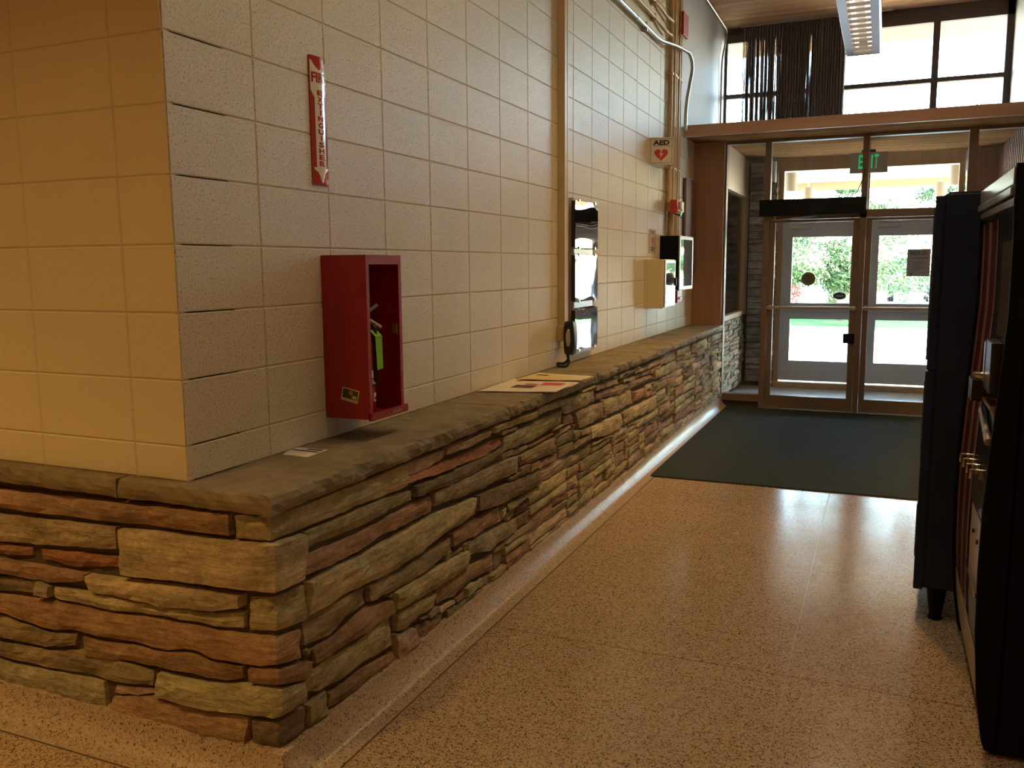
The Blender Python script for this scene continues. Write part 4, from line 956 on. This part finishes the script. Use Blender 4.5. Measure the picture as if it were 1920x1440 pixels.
# ================================================================== OTHER FITTINGS
# floor mat
mt_ = thing('floor_mat', 'large dark green entrance mat on the terrazzo before the doors', 'mat', (1.5, 5.9, .0))
MB().box((.352, 4.176, .0005), (2.95, 7.585, .009), .004).build('pile', 'mat_green', mt_); MB().box((.345, 4.166, .0004), (2.96, 7.59, .005), .002).build('edging', 'black_plastic', mt_)
# exit sign hung in the vestibule
YE = 8.2
t = thing('exit_sign', 'grey hanging exit sign with green EXIT letters in the vestibule', 'sign', (1.735, YE, 2.51))
MB().box((1.548, YE-.022, 2.517), (1.922, YE+.022, 2.728), .006).build('housing', 'exit_grey', t)
MB().box((1.66, YE-.03, 2.728), (1.80, YE+.03, 2.755), .004).build('mount', 'frame_dark', t); MB().cyl((1.735, YE, 2.75), (1.735, YE, ZS), .02, n=12).build('stem', 'alu', t)
for k, ch in enumerate('EXIT'): text('lettering', ch, 'exit_letter', t, (1.655+k*.055-(.012 if k > 2 else 0), YE-.023, 2.632), (1,0,0), (0,0,1), .145, .014 if ch == 'I' else .044, bold=.02)
for x in (1.885, 1.90): box('indicator', (x, YE-.0235, 2.575), (x+.007, YE-.022, 2.582), 'black_ink', t)
box('edge', (1.546, YE-.024, 2.515), (1.924, YE-.0215, 2.520), 'frame_dark', t)
# curtain
t = thing('curtain', 'dark open-weave curtain gathered on a track at the clerestory window', 'curtain', (.83, 9.2, 3.2))
KU, KV = 560, 10; vs = []
for i in range(KU+1):
    u = i/KU; x = .235+u*1.175
    for j in range(KV+1):
        v = j/KV; z = 3.02+(4.395-3.02)*v
        ph_ = u*76*PI+2.5*math.sin(u*9)+fb((u*8, 0, 1))*1.5
        vs.append((x+.008*fb((u*20, v*2, 3)), 9.20+.022*math.sin(ph_)*(.75+.25*v)+.012*fb((u*30, v*3, 2)), z))
n_ = KV+1
MB().add(vs, [(i*n_+j, (i+1)*n_+j, (i+1)*n_+j+1, i*n_+j+1) for i in range(KU) for j in range(KV)]).build('cloth', 'curtain_weave', t, smooth=True)
box('track', (.2, 9.185, 4.405), (1.9, 9.21, ZC-.003), 'alu', t)
for k in range(14): box('hook', (.25+k*.088, 9.192, 4.385), (.258+k*.088, 9.204, 4.41), 'chrome', t)
# louvred fluorescent fixtures: one in view, the next one of the row nearer the hall
def fixture(label, fy0, fy1, watts, fz=3.30):
    fx0, fx1 = 1.560, 1.820
    t = thing('ceiling_light', label, 'light', (1.69, (fy0+fy1)/2, fz), 'row of louvred corridor lights')
    for sx, xa in ((-1, fx0), (1, fx1)):
        prof = [(xa, fz+.0), (xa+sx*.012, fz+.03), (xa+sx*.014, fz+.075), (xa-sx*.02, fz+.115), (xa-sx*.055, fz+.118), (xa-sx*.055, fz+.0)]
        MB().prism([(p[0], p[1]) for p in prof], 1, fy0, fy1).build('side_rail', 'rail_grey', t)
    box('top_cover', (fx0+.02, fy0, fz+.11), (fx1-.02, fy1, fz+.122), 'white_plastic', t); box('end_plate', (fx0+.0, fy1, fz+.002), (fx1, fy1+.006, fz+.118), 'steel_side', t); box('end_plate', (fx0, fy0-.006, fz+.002), (fx1, fy0, fz+.118), 'steel_side', t)
    f = None; K = 17
    for k in range(K):
        y = fy0+.02+(fy1-fy0-.04)*k/(K-1)
        if f is None: f = MB().box((fx0+.055, y-.001, fz+.006), (fx1-.055, y+.001, fz+.030)).build('louvre', 'louver_white', t); y_0 = y; base = Vector(f.location)
        else:
            o = f.copy(); COL.objects.link(o); o.parent = t; o.location = base+Vector((0, y-y_0, 0))
    for x in (1.64, 1.74): MB().cyl((x, fy0+.03, fz+.075), (x, fy1-.03, fz+.075), .017, n=12).build('tube', 'tube_lit', t, smooth=True)
    for y in (fy0+.5, fy1-.5): MB().cyl((1.69, y, fz+.12), (1.69, y, ZC-.003), .009, n=8).build('stem', 'steel_side', t); MB().cyl((1.69, y, ZC-.03), (1.69, y, ZC-.003), .045, n=16).build('canopy', 'steel_side', t)
    ld = bpy.data.lights.new('tube_light', 'AREA'); ld.shape = 'RECTANGLE'; ld.size = .13; ld.size_y = fy1-fy0-.1; ld.energy = watts; ld.color = (1, .80, .54)
    lo = bpy.data.objects.new('tube_light', ld); COL.objects.link(lo); lo.location = (1.69, (fy0+fy1)/2, fz+.003)
fixture('long louvred fluorescent fixture hung before the clerestory window', 3.75, 6.18, 6)
fixture('long louvred fluorescent fixture close under the ceiling over the corridor by the red box', -.25, 2.18, 21, 4.28)

# ================================================================== VENDING MACHINES
va = thing('vending_machine', 'black drink vending machine with bulging printed front and coin slot', 'vending machine', (2.7, 1.45, 0))
AY0, AY1 = .955, 1.955
PR = [(.0, 2.300), (.05, 2.290), (.2, 2.268), (.4, 2.254), (.6, 2.250), (.8, 2.252), (1.0, 2.262), (1.2, 2.275), (1.4, 2.285), (1.6, 2.284), (1.72, 2.280)]
def xf(z):
    for (a, xa), (b2, xb) in zip(PR, PR[1:]):
        if z <= b2: return xa+(xb-xa)*(z-a)/(b2-a)
    return PR[-1][1]
MB().box((2.315, AY0, .02), (3.10, AY1, 1.83), .006).build('body', 'black_metal', va)
for y in (AY0, AY1-.022):
    po = [(xf(z)-.008, z+.02 if z == 0 else z) for z, _ in PR]+[(2.272, 1.84), (2.33, 1.84), (2.33, .02)]
    MB().prism(po, 1, y, y+.022).build('side_cheek', 'black_metal', va)
def skin(name, ya, yb, za, zb, mat, off=0, parent=va, K=8, slope=None):
    vs = []
    for j in range(K+1):
        z = za+(zb-za)*j/K
        for y in (ya, yb):
            vs.append((xf(z)+.004-off, y, z))
    return MB().add(vs, [(2*j, 2*j+1, 2*j+3, 2*j+2) for j in range(K)]).build(name, mat, parent, smooth=True)
skin('front_door', AY0+.022, AY1-.022, .06, 1.72, 'vending_dark', 0, K=20)
box('kick_plate', (2.31, AY0+.02, .0), (2.33, AY1-.02, .06), 'black_plastic', va)
skin('print_panel', 1.42, AY1-.03, .30, 1.70, 'vending_print', .0015, K=18); skin('print_panel_low', 1.36, AY1-.03, .07, .30, 'vending_white', .0015)
skin('near_panel', AY0+.03, 1.40, .87, 1.68, 'vending_dark', .0015, K=14); skin('near_panel', AY0+.03, 1.28, 1.32, 1.62, 'vending_grey', .0025, K=8)  # grey near panels, here and below, paint a reflection in the glossy front
skin('near_panel', AY0+.03, 1.40, .72, .87, 'vending_grey', .002); skin('service_panel', AY0+.03, 1.34, .52, .73, 'vending_white', .003)
for y, z in ((1.22, .66), (1.10, .655)): MB().cyl((xf(z)-.006, y, z), (xf(z)+.004, y, z), .008, n=12).build('lock', 'black_plastic', va)
fl_ = skin('delivery_recess', AY0+.03, 1.32, .30, .51, 'black_plastic', .002); box('chute_rail', (xf(.51)-.012, AY0+.03, .505), (xf(.51)+.004, 1.33, .52), 'chrome', va)
skin('low_panel', AY0+.03, 1.36, .07, .29, 'vending_white', .0015)
co = MB().box((xf(1.2)-.030, 1.02, 1.15), (xf(1.2)+.006, 1.20, 1.31), .006).build('coin_mechanism', 'black_plastic', va)
box('coin_face', (xf(1.2)-.032, 1.17, 1.17), (xf(1.2)-.0298, 1.20, 1.30), 'alu', co); MB().cyl((xf(1.2)-.055, 1.185, 1.19), (xf(1.2)-.031, 1.185, 1.19), .013, n=14).build('return_knob', 'chrome', co)
box('bill_slot', (xf(1.15)-.055, 1.22, 1.10), (xf(1.15)+.004, 1.34, 1.17), 'black_plastic', va); box('trim_bar', (xf(1.1)-.02, 1.0, 1.105), (xf(1.1)+.003, 1.24, 1.115), 'brass', va)
for k in range(4):  # two rows of small bent chrome hooks on the front
    for z0, y0, dy in ((.80, 1.72, -.13), (1.13, 1.62, -.09)):
        y = y0+dy*k; z = z0+.008*k
        MB().tube([(xf(z)+.003, y, z+.02), (xf(z)-.014, y, z+.02), (xf(z)-.014, y, z-.012)], .004, 6).build('chrome_hook', 'chrome', va)
MB().tube([(xf(1.05)-.006, 1.30, 1.06), (xf(1.0)-.008, 1.02, 1.0)], .012, 10).build('pull_handle', 'alu', va)
for z0, z1, dx in ((1.72, 1.745, .0), (1.75, 1.775, -.01), (1.78, 1.832, -.004)): MB().box((2.272+dx, AY0+.022, z0), (2.33, AY1-.022, z1), .004).build('cornice', 'steel_side', va)
vb = thing('vending_machine', 'dark navy vending machine on tapered legs behind the printed one', 'vending machine', (2.112, 2.05, 0)); vb.rotation_euler.z = math.radians(-4)
BY0, BY1 = 2.05, 3.0
MB().box((2.150, BY0+.01, .145), (2.95, BY1, 1.836), .006).build('body', 'navy_metal', vb)
MB().box((2.112, BY0, .138), (2.150, BY1, 1.10), .005).build('front_door', 'navy_metal', vb); MB().box((2.116, BY0, 1.106), (2.150, BY1, 1.828), .005).build('front_door', 'navy_metal', vb)
box('side_seam', (2.145, BY0+.006, .15), (2.153, BY0+.0105, 1.83), 'black_plastic', vb)
MB().box((2.16, BY0+.1, 1.836), (2.9, BY1-.1, 1.85), .003).build('top_cover', 'navy_metal', vb)
skin_b = box('display_panel', (2.109, BY0+.08, 1.14), (2.1165, BY1-.08, 1.78), 'vending_dark', vb); box('selection_panel', (2.108, BY0+.08, .70), (2.1125, BY1-.3, 1.05), 'vending_grey', vb); box('delivery_door', (2.105, BY0+.15, .24), (2.1125, BY1-.35, .48), 'black_plastic', vb)
for x in (2.205, 2.85):
    for y in (BY0+.05, BY1-.08): MB().cyl((x, y, .146), (x, y, .012), .042, .024, 14).build('leg', 'black_metal', vb, smooth=True); MB().cyl((x, y, .012), (x, y, 0), .030, n=14).build('foot', 'black_metal', vb)

# ================================================================== HALL LAMPS (warm, behind the camera)
def hall_lamp(x, y, e, lb, z=ZC, spread=95):
    t = thing('ceiling_lamp', lb, 'lamp', (x, y, z-.05), 'warm recessed lamps of the hall')
    MB().lathe((x, y, z), [(.145, -.001), (.150, -.012), (.120, -.012), (.112, -.006), (.112, -.001)], 24).build('trim_ring', 'white_plastic', t, smooth=True)
    MB().cyl((x, y, z-.006), (x, y, z-.002), .110, n=24).build('lens', 'lamp_lit', t)
    ld = bpy.data.lights.new('lamp', 'AREA'); ld.shape = 'DISK'; ld.size = .20; ld.energy = e; ld.color = (1, .55, .165); ld.spread = math.radians(spread)
    lo = bpy.data.objects.new('lamp_light', ld); COL.objects.link(lo); lo.location = (x, y, z-.014)
for x, y, e, lb in ((-2.4, -2.6, 42, 'warm recessed lamp over the open hall floor'), (1.6, -3.4, 13, 'warm recessed lamp over the hall near the back wall'), (-.4, -2.2, 29, 'warm recessed lamp over the floor before the short block wall'),
                    (1.75, 3.2, 15, 'warm recessed lamp over the corridor by the mirror panels'), (1.75, 5.1, 24, 'warm recessed lamp over the entrance mat')):
    hall_lamp(x, y, e, lb)
